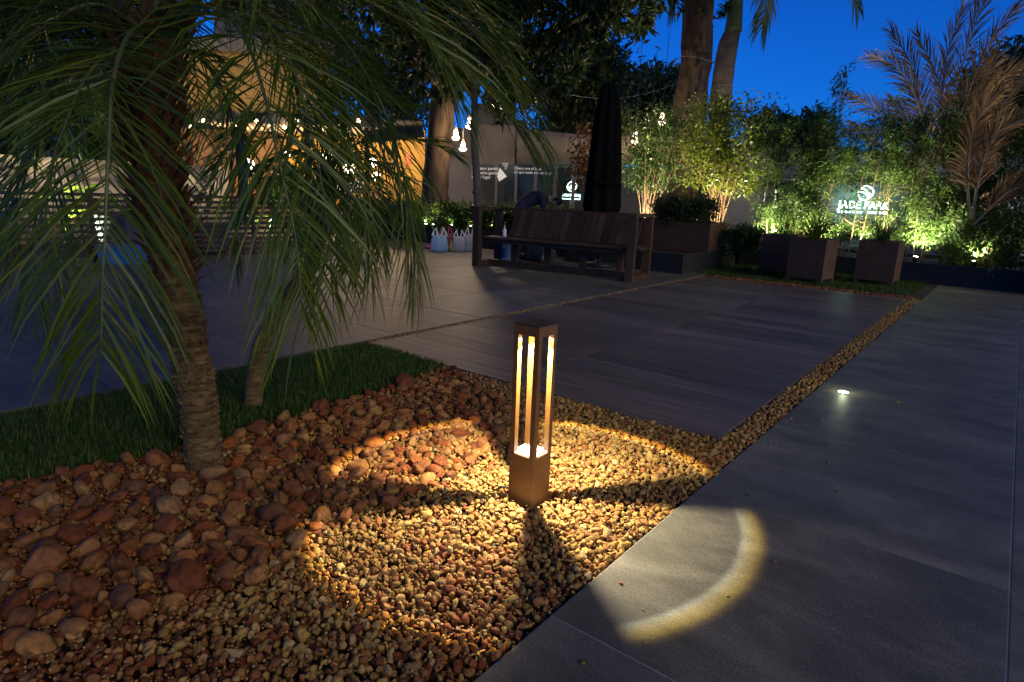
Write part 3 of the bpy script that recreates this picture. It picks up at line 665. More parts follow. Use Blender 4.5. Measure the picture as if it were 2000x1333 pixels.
# ------------------------------------------------------------------ leaves, crowns, trunks
def leaf_mesh(name, pos, dirs, nrmls, L, w, mat, parent):
    """folded pointed leaves; arrays"""
    n = len(pos); d = nrm(dirs); s = nrm(np.cross(d, nrmls)); u = np.cross(s, d)
    L = np.asarray(L)[:, None] * np.ones((n, 1)); w = np.asarray(w)[:, None] * np.ones((n, 1))
    a = pos; m_ = pos + d * L * .45 - u * L * .05; b = pos + d * L - u * L * .12
    l1 = pos + d * L * .42 + s * w + u * w * .35; r1 = pos + d * L * .42 - s * w + u * w * .35
    v = np.stack([a, l1, m_, r1, b], 1).reshape(-1, 3); i = (np.arange(n) * 5)[:, None]
    f = np.concatenate([i + np.array([[0, 2, 1]]), i + np.array([[1, 2, 4]]), i + np.array([[0, 3, 2]]), i + np.array([[3, 4, 2]])])
    return fast_mesh(name, v, f, M[mat], parent, smooth=False)
def blob_points(c, r, n, surf=.6):
    d = nrm(RNG.normal(0, 1, (n, 3))); k = np.where(RNG.random(n) < surf, RNG.uniform(.72, 1.0, n), RNG.uniform(.1, .9, n))
    return np.array(c) + d * k[:, None] * np.array(r), d
def crown_leaves(parent, clumps, per, L, w, mat, spread=.9, name='crown', hang=.35):
    """clumps: array (k,4): centre and size"""
    cl = np.asarray(clumps, float); k = len(cl); idx = np.repeat(np.arange(k), per); n = len(idx)
    off = RNG.normal(0, .5, (n, 3)); pos = cl[idx, :3] + off * cl[idx, 3:4]
    d = nrm(off + RNG.normal(0, spread, (n, 3)) + np.array([0, 0, -hang]))
    return leaf_mesh(name, pos, d, nrm(RNG.normal(0, .6, (n, 3)) + np.array([0, 0, 1.0])), L * RNG.uniform(.65, 1.25, n), w * RNG.uniform(.7, 1.2, n), mat, parent)
def rosettes(parent, cents, per, L, w, mat, name='crown', down=.45):
    """whorls of long leaves at twig ends"""
    k = len(cents); idx = np.repeat(np.arange(k), per); n = len(idx); ax = nrm(RNG.normal(0, 1, (k, 3)) + np.array([0, 0, -.1]))
    d = nrm(nrm(RNG.normal(0, 1, (n, 3))) * 1.0 + ax[idx] * .8 + np.array([0, 0, -down]))
    pos = np.asarray(cents)[idx] + RNG.normal(0, .03, (n, 3))
    return leaf_mesh(name, pos, d, nrm(RNG.normal(0, .5, (n, 3)) + np.array([0, 0, 1.0])), L * RNG.uniform(.6, 1.2, n), w * RNG.uniform(.7, 1.15, n), mat, parent)
def branches(b, start, ends, r0, r1=.01, n=6, sag=.1):
    for e in ends:
        e = np.array(e); mid = (np.array(start) + e) / 2 + RNG.normal(0, .12, 3) * np.linalg.norm(e - start) * .5
        b.tube(smooth_path([start, mid, e], 8), np.linspace(r0, r1, 8), n)

tag(leaf_mesh('fallen_leaves', *DRY_LEAVES, 'leaf_dry', bed), kind='stuff')
# ------------------------------------------------------------------ raised beds behind the deck
def raised_bed(name, s0, s1, t0, t1, h, label, cat='planter wall'):
    c = D((s0 + s1) / 2, (t0 + t1) / 2, 0); o = thing(name, label, cat, c)
    w = .06
    for (a0, a1, b0, b1) in ((s0, s0 + w, t0, t1), (s1 - w, s1, t0, t1), (s0 + w, s1 - w, t0, t0 + w), (s0 + w, s1 - w, t1 - w, t1)):
        q = MB(); q.box(D((a0 + a1) / 2, (b0 + b1) / 2, h / 2 - .02), (b1 - b0, a1 - a0, h + .04), rz=DECK_ROT); q.build('wall', M['darkwall'], o)
    q = MB(); q.box(D((s0 + s1) / 2, (t0 + t1) / 2, h / 2 - .06), (t1 - t0 - 2 * w, s1 - s0 - 2 * w, h), rz=DECK_ROT); q.build('soil', M['soil'], o)
    return o
BEDH = .30
raised_bed('raised_bed', 11.38, 13.6, -3.86, 4.2, BEDH, 'long dark raised planting bed along the end of the paving')
raised_bed('raised_bed', 9.10, 13.6, -6.1, -3.92, BEDH, 'dark raised bed carrying the rusty trough behind the wooden bench')
raised_bed('raised_bed', 9.75, 11.6, -14.2, -6.2, .33, 'dark raised bed holding the low leafy hedge and the big tree')
# lawn under the square planters
lp = [tuple(D(9.42, -3.85)[:2]), tuple(D(9.42, -.95)[:2]), tuple(D(11.37, -.95)[:2]), tuple(D(11.37, -3.85)[:2])]
lawn2 = sheet('lawn', 9.42, 11.38, -3.86, -.815, -.006, M['soil'], .03)
grass_patch(lp, 22000, .05, lawn2, -.006)

# square rusty planters with grassy plants
def square_planter(name, c, rot, w, h, label, grass_n, grass_L):
    o = thing(name, label, 'planter', (c[0], c[1], 0)); z0 = .075
    ca, sa = math.cos(rot), math.sin(rot); L2 = lambda x, y: np.array([c[0] + x * ca - y * sa, c[1] + x * sa + y * ca])
    th = .018
    for k, (x, y, dx, dy) in enumerate(((0, -w / 2 + th / 2, w, th), (0, w / 2 - th / 2, w, th), (-w / 2 + th / 2, 0, th, w - 2 * th), (w / 2 - th / 2, 0, th, w - 2 * th))):
        p_ = L2(x, y); MB().box((*p_, z0 + h / 2), (dx, dy, h), rz=rot).build('panel', M['corten'], o)
    MB().box((*c[:2], z0 + h - .06), (w - .05, w - .05, .04), rz=rot).build('soil', M['soil'], o)
    for x in (-1, 1):
        for y in (-1, 1):
            p_ = L2(x * (w / 2 - .028), y * (w / 2 - .028)); MB().box((*p_, z0 / 2 + .004), (.05, .05, z0 + .012), rz=rot).build('leg', M['corten'], o)
    return o, z0 + h
def arching_grass(name, c, z, n, L, label, mat='leaf_fine', up=(50, 88), w=.009, group=None):
    o = thing(name, label, 'plant', (c[0], c[1], z - .03), group)
    V = []; F = []; k = 0
    az = RNG.uniform(0, 2 * math.pi, n); el = np.radians(RNG.uniform(up[0], up[1], n)); ll = L * RNG.uniform(.6, 1.15, n)
    segs = 7
    for i in range(n):
        p_ = np.array([c[0] + RNG.normal(0, .035), c[1] + RNG.normal(0, .035), z - .04]); e = el[i]; h = np.array([math.cos(az[i]), math.sin(az[i]), 0]); s_ = np.array([-h[1], h[0], 0])
        for j in range(segs + 1):
            ww = w * (1 - (j / segs) ** 2 * .95) * .5; V += [p_ - s_ * ww, p_ + s_ * ww]
            p_ = p_ + (h * math.cos(e) + np.array([0, 0, math.sin(e)])) * ll[i] / segs; e -= RNG.uniform(.10, .26)
        F += [(k + 2 * j, k + 2 * j + 1, k + 2 * j + 3, k + 2 * j + 2) for j in range(segs)]; k += 2 * (segs + 1)
    tag(fast_mesh('blades', np.array(V), np.array(F), M[mat], o, smooth=True), kind='stuff')
    return o
PR = DECK_ROT
c1 = D(10.45, -2.88); c2 = D(9.84, -2.28); c3 = D(10.50, -1.52)
for c, r_, lab, g_, L_ in ((c1, PR + .05, 'square rusty steel planter on legs, half hidden behind the one with pale grass', 60, .75), (c2, PR - .10, 'square rusty steel planter on legs filled with pale arching grass', 150, .72), (c3, PR - .03, 'square rusty steel planter on legs holding dark upright grass', 110, .62)):
    o, zt = square_planter('square_planter', c, r_, .50, .56, lab, g_, L_)
arching_grass('grass_plant', c1, .60, 70, .85, 'wispy long arching grass in the half hidden rusty planter')
arching_grass('grass_plant', c2, .60, 150, .75, 'pale arching strap grass in the front rusty planter', 'leaf_lime', (35, 85), .014)
arching_grass('grass_plant', c3, .60, 130, .62, 'dark upright grass in the rusty planter beside the pebble strip', 'leaf_mid', (55, 88), .010)
# long rusty trough on the raised bed
tc_ = (at(1290, 470, 11.0) + at(1390, 470, 11.6)) / 2
o = thing('trough_planter', 'long rusty steel trough on the dark raised bed beside the bench', 'planter', D(10.55, -4.95, BEDH - .05))
for (x, y, dx, dy) in ((0, -.42, 2.0, .02), (0, .42, 2.0, .02), (-.99, 0, .02, .82), (.99, 0, .02, .82)):
    q = D(10.55 + y, -4.95 + x, BEDH + .20); MB().box(q, (dx, dy, .50), rz=DECK_ROT).build('panel', M['corten'], o)
MB().box(D(10.55, -4.95, BEDH + .36), (1.95, .80, .05), rz=DECK_ROT).build('soil', M['soil'], o)

# ------------------------------------------------------------------ shrubs, bamboo, dry palm
def stems(b, base, n, h, spread, r, tips=None, seg=7):
    out = []
    for i in range(n):
        a_ = RNG.uniform(0, 2 * math.pi); rr = spread * math.sqrt(RNG.random()); hh = h * RNG.uniform(.7, 1.05)
        e = np.array([base[0] + math.cos(a_) * rr, base[1] + math.sin(a_) * rr, base[2] + hh])
        s0 = np.array(base) + np.array([math.cos(a_), math.sin(a_), 0]) * .06 * RNG.random()
        m1 = s0 + (e - s0) * .35 * np.array([.5, .5, 1]) + RNG.normal(0, .04, 3); m2 = s0 + (e - s0) * .7 * np.array([.8, .8, 1]) + RNG.normal(0, .05, 3)
        q = smooth_path([s0, m1, m2, e], seg); b.tube(q, np.linspace(r, r * .35, seg), 5); out += [q[-1], q[-2], q[-3]]
    return np.array(out)
def shrub(name, label, base, h, spread, nst, per, L, w, mat, lowleaf=.45, smat='twig', group=None, extra=60, cr=.22):
    o = thing(name, label, 'shrub', base, group); b = MB()
    tips = stems(b, base, nst, h, spread, .011)
    b.build('stems', M[smat], o, True)
    n = extra; a_ = RNG.uniform(0, 6.28, n); rr = spread * np.sqrt(RNG.random(n)); z = base[2] + h * RNG.uniform(lowleaf, 1.05, n)
    ex = np.stack([base[0] + np.cos(a_) * rr, base[1] + np.sin(a_) * rr, z], 1)
    cl = np.concatenate([tips, ex]); cl = np.concatenate([cl, RNG.uniform(.6, 1.2, (len(cl), 1)) * cr], 1)
    crown_leaves(o, cl, per, L, w, mat, name='leaves')
    return o
b_ = at(1395, 470, 12.2); b_[2] = BEDH - .1
shrub('lime_shrub', 'lime green uplit shrub with many bare reddish stems in front of the tall tree', b_, 2.55, .80, 34, 26, .075, .022, 'leaf_lime', .42, extra=150, cr=.17)
b_ = at(1265, 440, 13.6); b_[2] = BEDH - .1
shrub('olive_shrub', 'olive green shrub with thin upright stems beside the closed parasol', b_, 2.6, .85, 34, 24, .075, .022, 'leaf_mid', .42, extra=130, cr=.18)
b_ = at(1160, 420, 14.5); b_[2] = .2
shrub('bronze_shrub', 'bronze leaved shrub in front of the curved concrete wall', b_, 2.3, .55, 14, 20, .12, .028, 'leaf_red', .62, extra=20, cr=.2)
b_ = D(10.55, -4.6, BEDH + .38)
shrub('round_shrub', 'dark fine leaved low shrub growing in the long trough', b_, .42, .55, 30, 60, .045, .010, 'leaf_dark', .1, extra=90, cr=.11)
b_ = D(10.7, -3.6, BEDH - .05)
shrub('ground_shrub', 'bright green low shrub spilling beside the end of the trough', b_, .40, .34, 20, 60, .045, .011, 'leaf_mid', .1, extra=60, cr=.10)
b_ = D(11.85, -.35, BEDH - .05)
shrub('fern_shrub', 'dark green ferny shrub hanging over the raised bed wall', b_, .75, .62, 34, 50, .08, .014, 'leaf_mid', .05, extra=110, cr=.16)
b_ = D(11.55, .72, .0)
shrub('fern_shrub', 'dark leafy shrub at the corner of the raised bed end', b_, .6, .55, 24, 50, .08, .016, 'leaf_dark', .05, extra=80, cr=.16)

# slender bamboo plants of the screen
def bamboo(base, h, lean, dens=34, gap=False):
    o = thing('bamboo', 'slender fine leaved bamboo in the uplit screen on the raised bed', 'bamboo', base, 'bamboo screen along the raised bed')
    b = MB(); cl = []
    for i in range(RNG.integers(2, 4)):
        s0 = np.array(base) + np.array([RNG.normal(0, .05), RNG.normal(0, .05), 0]); e = s0 + np.array([lean + RNG.normal(0, .14), RNG.normal(0, .12), h * RNG.uniform(.85, 1.05)])
        q = smooth_path([s0, s0 + (e - s0) * .5 + RNG.normal(0, .04, 3), e], 9); b.tube(q, np.linspace(.011, .003, 9), 6)
        for k in range(34):
            u = RNG.uniform(.14, 1.0); c = s0 + (e - s0) * u; a_ = RNG.uniform(0, 6.28); ln = (.30 - .14 * u) * RNG.uniform(.5, 1.25)
            t = c + np.array([math.cos(a_) * ln, math.sin(a_) * ln, RNG.uniform(.0, .14)]); b.tube(np.array([c, t]), np.array([.003, .0015]), 4, cap=False)
            if gap and .80 < t[2] < 1.52 and RNG.random() < .86: continue
            cl += [[*t, .09], [*((c + t) / 2), .08]]
    b.build('canes', M['cane'], o, True)
    crown_leaves(o, cl, dens, .074, .0085, 'leaf_fine', .7, 'leaves', .2)
    return o
for i, px_ in enumerate([1452, 1480, 1512, 1540, 1570, 1600, 1626, 1662, 1694, 1726, 1756, 1784, 1812, 1840, 1868, 1900, 1935]):
    t_ = -3.55 + (px_ - 1452) * .0078; s_ = 12.05 + (.35 if i % 2 else -.12) + RNG.uniform(-.1, .1)
    bamboo(D(s_, t_, BEDH - .08), RNG.uniform(2.05, 2.55), RNG.normal(0, .06), 20 if px_ > 1830 else 27, 1590 < proj(D(s_, t_, 1.0))[0] < 1775)

# dry brown palm clump at the end
b_ = at(1850, 470, 12.4); b_[2] = .2
dry = thing('dry_palm', 'tall clump of brown dried palm fronds above the bamboo screen', 'palm', b_)
b_ = at(1898, 470, 9.15); b_[2] = .2
dry2 = thing('dry_palm', 'smaller clump of bronze dried fronds leaning over the last bamboo', 'palm', b_)
DF = [
 [(1850, 420, 12.4), (1810, 260, 12.2), (1780, 130, 12.0), (1740, 60, 11.9)],
 [(1850, 420, 12.4), (1860, 220, 12.2), (1900, 60, 12.0), (1950, -60, 11.8)],
 [(1855, 430, 12.4), (1840, 250, 12.4), (1850, 110, 12.4), (1880, 20, 12.3)],
 [(1860, 430, 12.4), (1920, 280, 12.0), (1970, 190, 11.8), (2020, 130, 11.6)],
 [(1845, 430, 12.4), (1790, 300, 12.2), (1720, 220, 12.0), (1660, 190, 11.8)],
 [(1845, 430, 12.4), (1770, 340, 12.3), (1720, 280, 12.2), (1670, 250, 12.1)],
 [(1850, 420, 12.4), (1800, 230, 12.0), (1760, 140, 11.8), (1700, 110, 11.6)],
 [(1860, 430, 12.4), (1910, 340, 12.0), (1960, 290, 11.8), (2010, 270, 11.6)],
 [(1855, 430, 12.4), (1900, 250, 12.4), (1950, 160, 12.4), (2010, 130, 12.4)],
 [(1850, 430, 12.4), (1850, 270, 12.6), (1830, 150, 12.7), (1790, 70, 12.8)],
 [(1860, 440, 12.4), (1930, 390, 12.2), (1980, 370, 12.0), (2030, 380, 11.9)],
 [(1845, 430, 12.4), (1800, 330, 12.4), (1780, 250, 12.5), (1740, 200, 12.5)],
 [(1850, 430, 12.4), (1880, 310, 12.2), (1900, 220, 12.2), (1940, 120, 12.2)],
 [(1850, 430, 12.4), (1875, 240, 12.1), (1930, 90, 12.0), (1990, 10, 11.9)],
 [(1900, 430, 9.1), (1915, 330, 8.9), (1950, 260, 8.8), (2010, 230, 8.7)],
 [(1895, 430, 9.1), (1890, 330, 8.9), (1905, 240, 8.8), (1950, 180, 8.7)],
 [(1900, 440, 9.1), (1940, 400, 8.9), (1980, 370, 8.8), (2030, 370, 8.7)],

]
for i, q in enumerate(DF):
    frond(dry if i < 14 else dry2, pxpath(q), .50 if i < 14 else .38, pairs=88, w=.0085, droop=.45, start=.28, rach=.018, mat='leaf_dry', rmat='dry_stem', spread=(48, 16), side=np.array([1.0, 0, .1]))

# ------------------------------------------------------------------ low hedge by the bench, plants behind the fence
for k, (px_, Y_) in enumerate([(700, 14.6), (735, 14.4), (770, 14.2), (805, 14.0), (840, 13.9), (875, 13.7), (910, 13.5), (945, 13.3), (980, 13.1), (1015, 12.9), (1050, 12.7), (1085, 12.5), (1118, 12.4)]):
    b_ = at(px_, 440, Y_); b_ = b_ + np.array([.2, .28, 0]); b_[2] = .25
    shrub('hedge_shrub', 'glossy low hedge shrub lit from below behind the bench', b_, .52, .34, 14, 34, .075, .026, 'leaf_mid', .1, group='low hedge behind the bench', extra=46, cr=.11)
def broadleaf(base, n, L, w, label, mat='leaf_mid', h=1.0):
    o = thing('broadleaf_plant', label, 'plant', base, 'broad leaved plants behind the slatted fence')
    for i in range(n):
        a_ = RNG.uniform(0, 6.28); e = R(RNG.uniform(35, 80)); h_ = np.array([math.cos(a_), math.sin(a_), 0]); s_ = np.array([-h_[1], h_[0], 0])
        p0 = np.array(base) + np.array([RNG.normal(0, .05), RNG.normal(0, .05), 0]); P_ = [p0]; st = h * RNG.uniform(.4, .8)
        q = p0 + (h_ * math.cos(e) + np.array([0, 0, math.sin(e)])) * st; V = [p0 - s_ * .008, p0 + s_ * .008]; ll = L * RNG.uniform(.7, 1.1); ee = e - .2
        for j, ww in enumerate((.02, .75, 1.0, .8, .35, .02)):
            V += [q - s_ * w * ww + np.array([0, 0, w * ww * .25]), q + s_ * w * ww + np.array([0, 0, w * ww * .25])]; q = q + (h_ * math.cos(ee) + np.array([0, 0, math.sin(ee)])) * ll / 5; ee -= .28
        F = [(2 * j, 2 * j + 1, 2 * j + 3, 2 * j + 2) for j in range(6)]
        fast_mesh('leaf', np.array(V), np.array(F), M[mat], o, smooth=True)
    return o
for i in range(13):
    s_ = 1.4 + i * .55; b_ = D(s_, -10.6 - RNG.uniform(0, .8), 0)
    broadleaf(b_, 9, .55, .09, 'broad leaved garden plant lit green behind the slatted fence', ['leaf_mid', 'leaf_lime'][i % 2], RNG.uniform(.8, 1.3))

# ------------------------------------------------------------------ wooden bench
B0 = G(930, 520); B1 = G(1228, 552); bx_ = norm(np.array([*(B1 - B0)[:2], 0])); by_ = np.array([-bx_[1], bx_[0], 0]); BL = np.linalg.norm((B1 - B0)[:2])
def bp(u, v, z): return B0 * np.array([1, 1, 0]) + bx_ * u + by_ * v + np.array([0, 0, z])
bench = thing('bench', 'long dark wooden bench with slatted back and square end frames on the paving', 'bench', bp(BL / 2, .3, 0))
W_ = M['bench_wood']
for u in (0.0, BL):
    MB().bar(bp(u, 0, 0), bp(u, 0, .86), .11, .07, by_).build('post', W_, bench)
    MB().bar(bp(u, .62, 0), bp(u, .62, .86), .11, .07, by_).build('post', W_, bench)
    MB().bar(bp(u, -.035, .8815), bp(u, .655, .8815), .11, .04).build('arm_rail', W_, bench)
    MB().bar(bp(u, .036, .045), bp(u, .584, .045), .10, .07).build('foot_rail', W_, bench)
MB().bar(bp(.06, .60, .872), bp(BL - .06, .60, .872), .07, .05).build('top_rail', W_, bench)
MB().bar(bp(.056, .10, .40), bp(BL - .056, .10, .40), .05, .06).build('seat_beam', W_, bench)
MB().bar(bp(.056, .50, .40), bp(BL - .056, .50, .40), .05, .06).build('seat_beam', W_, bench)
for k in range(5):
    MB().bar(bp(.057, .075 + k * .105, .447), bp(BL + .12, .075 + k * .105, .447), .095, .03).build('seat_slat', W_, bench)
MB().bar(bp(.056, .30, .05), bp(BL - .056, .30, .05), .09, .09).build('bottom_beam', W_, bench)
for k in range(4):
    u = .38 + k * (BL - .76) / 3.0 + .12; MB().bar(bp(u, .30, .095), bp(u, .30, .43), .08, .08, by_).build('support', W_, bench)
NSL = 19
for k in range(NSL):
    u = .40 + k * (BL - .52) / (NSL - 1); MB().bar(bp(u, .36, .465), bp(u, .565, .86), .098, .024, by_).build('back_slat', W_, bench)
# small bottle on the seat
def lathe_thing(name, label, cat, c, prof, mat, n=20): return tag(MB().lathe((0, 0, 0), prof, n).build(name, mat, None, True), label, cat)
gb = bp(.36, .22, .4622); o = lathe_thing('glass_bottle', 'small clear bottle standing on the bench seat', 'bottle', gb, [(.0, 0), (.028, 0), (.03, .01), (.03, .10), (.012, .13), (.012, .17), (0, .17)], pm('clear_glass', (.5, .52, .5), (.6, .62, .6), 5, .2)); o.location = gb
# bucket
bk = G(993, 509); bkt = thing('paint_bucket', 'white plastic bucket with blue and red printed label under the bench', 'bucket', bk)
MB().lathe(bk, [(0, 0), (.128, 0), (.134, .01), (.160, .30), (.170, .30), (.170, .33), (.158, .335), (.152, .33), (.12, .02), (0, .02)], 32).build('pail', M['white_plastic'], bkt, True)
def band(b, c, a0, a1, z0, z1, r, mi=0, n=8):
    an = np.linspace(a0, a1, n); rr = lambda z: .1345 + (.160 - .1345) * (z - .01) / .29 + r
    v = [[c[0] + math.cos(q) * rr(z), c[1] + math.sin(q) * rr(z), c[2] + z] for z in (z0, z1) for q in an]
    b.add(v, [(i, i + 1, n + i + 1, n + i) for i in range(n - 1)], mi)
fa = math.atan2(-bk[1], -bk[0])
b = MB(); band(b, bk, fa - .95, fa - .45, .06, .21, .002); b.build('blue_print', pm('label_blue', (.02, .05, .30), (.10, .14, .45), 30, .5), bkt)
b = MB(); band(b, bk, fa + .42, fa + .95, .05, .20, .002); b.build('blue_print', pm('label_blue2', (.02, .05, .32), (.25, .10, .05), 22, .5), bkt)
b = MB(); band(b, bk, fa + .22, fa + .62, .205, .285, .0025); b.build('red_print', pm('label_red', (.30, .06, .03), (.36, .08, .04), 10, .5), bkt)
for k in range(7):
    for (q0, q1) in ((-.34, -.06), (.0, .30)):
        b = MB(); band(b, bk, fa + q0, fa + q1 - .05 * (k % 3), .055 + k * .02, .063 + k * .02, .002); b.build('text_line', pm('label_grey', (.25, .27, .32), None, 5, .6) if k == 0 and q0 < 0 else bpy.data.materials['label_grey'], bkt)
b = MB(); b.tube([bk + np.array([math.cos(q) * .172, math.sin(q) * .06, .30 - math.sin(abs(q)) * .0 - .06 * math.sin(q) ** 2]) for q in np.linspace(0, math.pi, 14)], .003, 6); b.build('wire_handle', M['metal_dark'], bkt, True)

# carrier bags
def carrier_bag(name, label, px0, px1, ytop, ybot, mat, seed):
    rg = np.random.default_rng(seed); c = G((px0 + px1) / 2, ybot); dist = np.linalg.norm(c - CAM); w = (px1 - px0) * dist / FPX * .5; h = (ybot - ytop) * dist / FPX * 1.02
    o = thing(name, label, 'bag', c); n = 28; rings = []
    for z, sx_, sy_ in ((0, .78, .75), (.03, .95, .95), (.16, 1.0, 1.0), (.32, .98, .95), (.48, .88, .80), (.60, .78, .55), (.68, .66, .40)):
        an = np.arange(n) * 2 * math.pi / n; cr = 1 + .06 * np.sin(an * 5 + rg.uniform(0, 6)) + .05 * np.sin(an * 9 + rg.uniform(0, 6)) + rg.normal(0, .018, n)
        rings.append(np.stack([c[0] + np.sign(np.cos(an)) * np.abs(np.cos(an)) ** .7 * w * sx_ * cr, c[1] + np.sign(np.sin(an)) * np.abs(np.sin(an)) ** .7 * w * .62 * sy_ * cr, np.full(n, c[2] + z * h) + rg.normal(0, .004, n) * (z > .02)], 1))
    b = MB(); b.add(np.concatenate(rings), [(i * n + j, i * n + (j + 1) % n, (i + 1) * n + (j + 1) % n, (i + 1) * n + j) for i in range(len(rings) - 1) for j in range(n)] + [tuple(range(n))[::-1]])
    b.build('sack', mat, o, True)
    for sg in (-1, 1):                              # the two pulled-up handles
        hb = MB(); x0 = c[0] + sg * w * .50; zt = c[2] + h; zb = c[2] + .64 * h
        for (dx, dy) in ((-.16, -.12), (.16, .12)):
            q = smooth_path([[x0 + dx * w * 2.0, c[1] + dy * w, zb], [x0 + dx * w * 1.1, c[1] + dy * w * .7, (zb + zt) / 2], [x0 - sg * w * .12, c[1], zt]], 7)
            sd_ = np.array([1, .25, 0]) * w * .13
            hb.add(np.concatenate([np.stack([p_ - sd_ * (1 - i / 9), p_ + sd_ * (1 - i / 9)]) for i, p_ in enumerate(q)]), [(2 * i, 2 * i + 1, 2 * i + 3, 2 * i + 2) for i in range(6)])
        hb.build('handle', mat, o, True)
    return o
bagw = leafmat('bag_white', [(0, (.55, .56, .58)), (1, (.60, .61, .63))], .35, .35); bagb = leafmat('bag_blue', [(0, (.42, .58, .72)), (1, (.46, .62, .75))], .35, .35); bagr = leafmat('bag_red', [(0, (.28, .05, .07)), (1, (.3, .06, .08))], .3, .4)
M['bag_white'], M['bag_blue'], M['bag_red'] = bagw, bagb, bagr
carrier_bag('carrier_bag', 'pale blue plastic carrier bag with dark opening on the paving', 842, 875, 447, 491, bagb, 1)
carrier_bag('carrier_bag', 'dark red carrier bag standing behind the pale blue bag', 856, 886, 444, 488, bagr, 2)
carrier_bag('carrier_bag', 'crumpled white carrier bag between the pale blue bag and the bench', 884, 909, 451, 491, bagw, 3)
carrier_bag('carrier_bag', 'white carrier bag with tall peaked handle beside the bench post', 906, 930, 446, 490, bagw, 4)
yb = G(881, 491); o = lathe_thing('oil_bottle', 'small yellow plastic bottle between the carrier bags', 'bottle', yb, [(0, 0), (.03, 0), (.035, .02), (.034, .12), (.013, .17), (.013, .21), (0, .21)], pm('oil', (.5, .34, .05), (.6, .4, .07), 4, .3)); o.location = yb
wb = G(913, 491); o = lathe_thing('water_bottle', 'clear bottle with dark cap in front of the white bags', 'bottle', wb, [(0, 0), (.033, 0), (.036, .02), (.036, .15), (.014, .20), (.014, .24), (0, .24)], bpy.data.materials['clear_glass']); o.location = wb
pk = G(835, 486); b = MB(); b.lathe(pk, [(0, 0), (.09, 0), (.10, .02), (.06, .05), (.02, .06), (0, .06)], 12); b.v[0] += RNG.normal(0, .008, b.v[0].shape); tag(b.build('pink_cloth', pm('pink', (.45, .10, .16), (.55, .14, .2), 10, .8), None, True, origin=pk), 'crumpled pink cloth on the paving beside the blue bag', 'cloth')
kb = G(1052, 512); b = MB(); v = pebble_shape(IV3, 7) * np.array([.30, .22, .34]) + kb + np.array([0, .1, .13]); v[:, 2] = np.maximum(v[:, 2], .004); b.add(v, IF3.tolist())
tag(b.build('rubbish_bag', pm('black_plastic', (.02, .022, .024), (.04, .042, .045), 12, .3, .6, 20), None, True, origin=kb), 'black rubbish bag slumped under the bench', 'bag')

# ------------------------------------------------------------------ closed parasol
ub = at(1175, 415, 10.35); ub = np.array([ub[0], ub[1], 0.0]); ut = at(1176, 158, 10.35)
par = thing('parasol', 'tall closed dark grey parasol standing behind the bench', 'parasol', ub)
MB().lathe(ub, [(0, .0), (.30, .0), (.30, .05), (.05, .07), (.05, .12), (0, .12)], 24).build('foot', M['metal_dark'], par, True)
MB().tube([ub + np.array([0, 0, .1]), ub + np.array([0, 0, ut[2] - .04])], .024, 12).build('pole', M['metal_dark'], par, True)
b = MB(); n = 64; rg = []
for z, r in ((.80, .25), (.95, .27), (1.2, .258), (1.6, .232), (2.0, .205), (2.4, .175), (2.55, .16), (2.62, .145), (2.66, .15), (ut[2] - .07, .085), (ut[2], .012)):
    an = np.arange(n) * 2 * math.pi / n; fold = 1 + (.16 if z < 2.5 else .06) * np.sin(an * 8 + z * .5) + .05 * np.sin(an * 17 + 1.3 * z); zz = z + (.10 * np.sin(an * 8 + .6) if z < .9 else 0)
    rg.append(np.stack([ub[0] + np.cos(an) * r * fold, ub[1] + np.sin(an) * r * fold * .85, np.full(n, 1.0) * zz], 1))
b.add(np.concatenate(rg), [(i * n + j, i * n + (j + 1) % n, (i + 1) * n + (j + 1) % n, (i + 1) * n + j) for i in range(len(rg) - 1) for j in range(n)]); b.build('canopy', M['canvas'], par, True)
b = MB(); b.lathe(ub + np.array([0, 0, 1.30]), [(.268, 0), (.284, .0), (.278, .05), (.262, .05)], 40); b.build('tie_strap', M['canvas'], par, True)

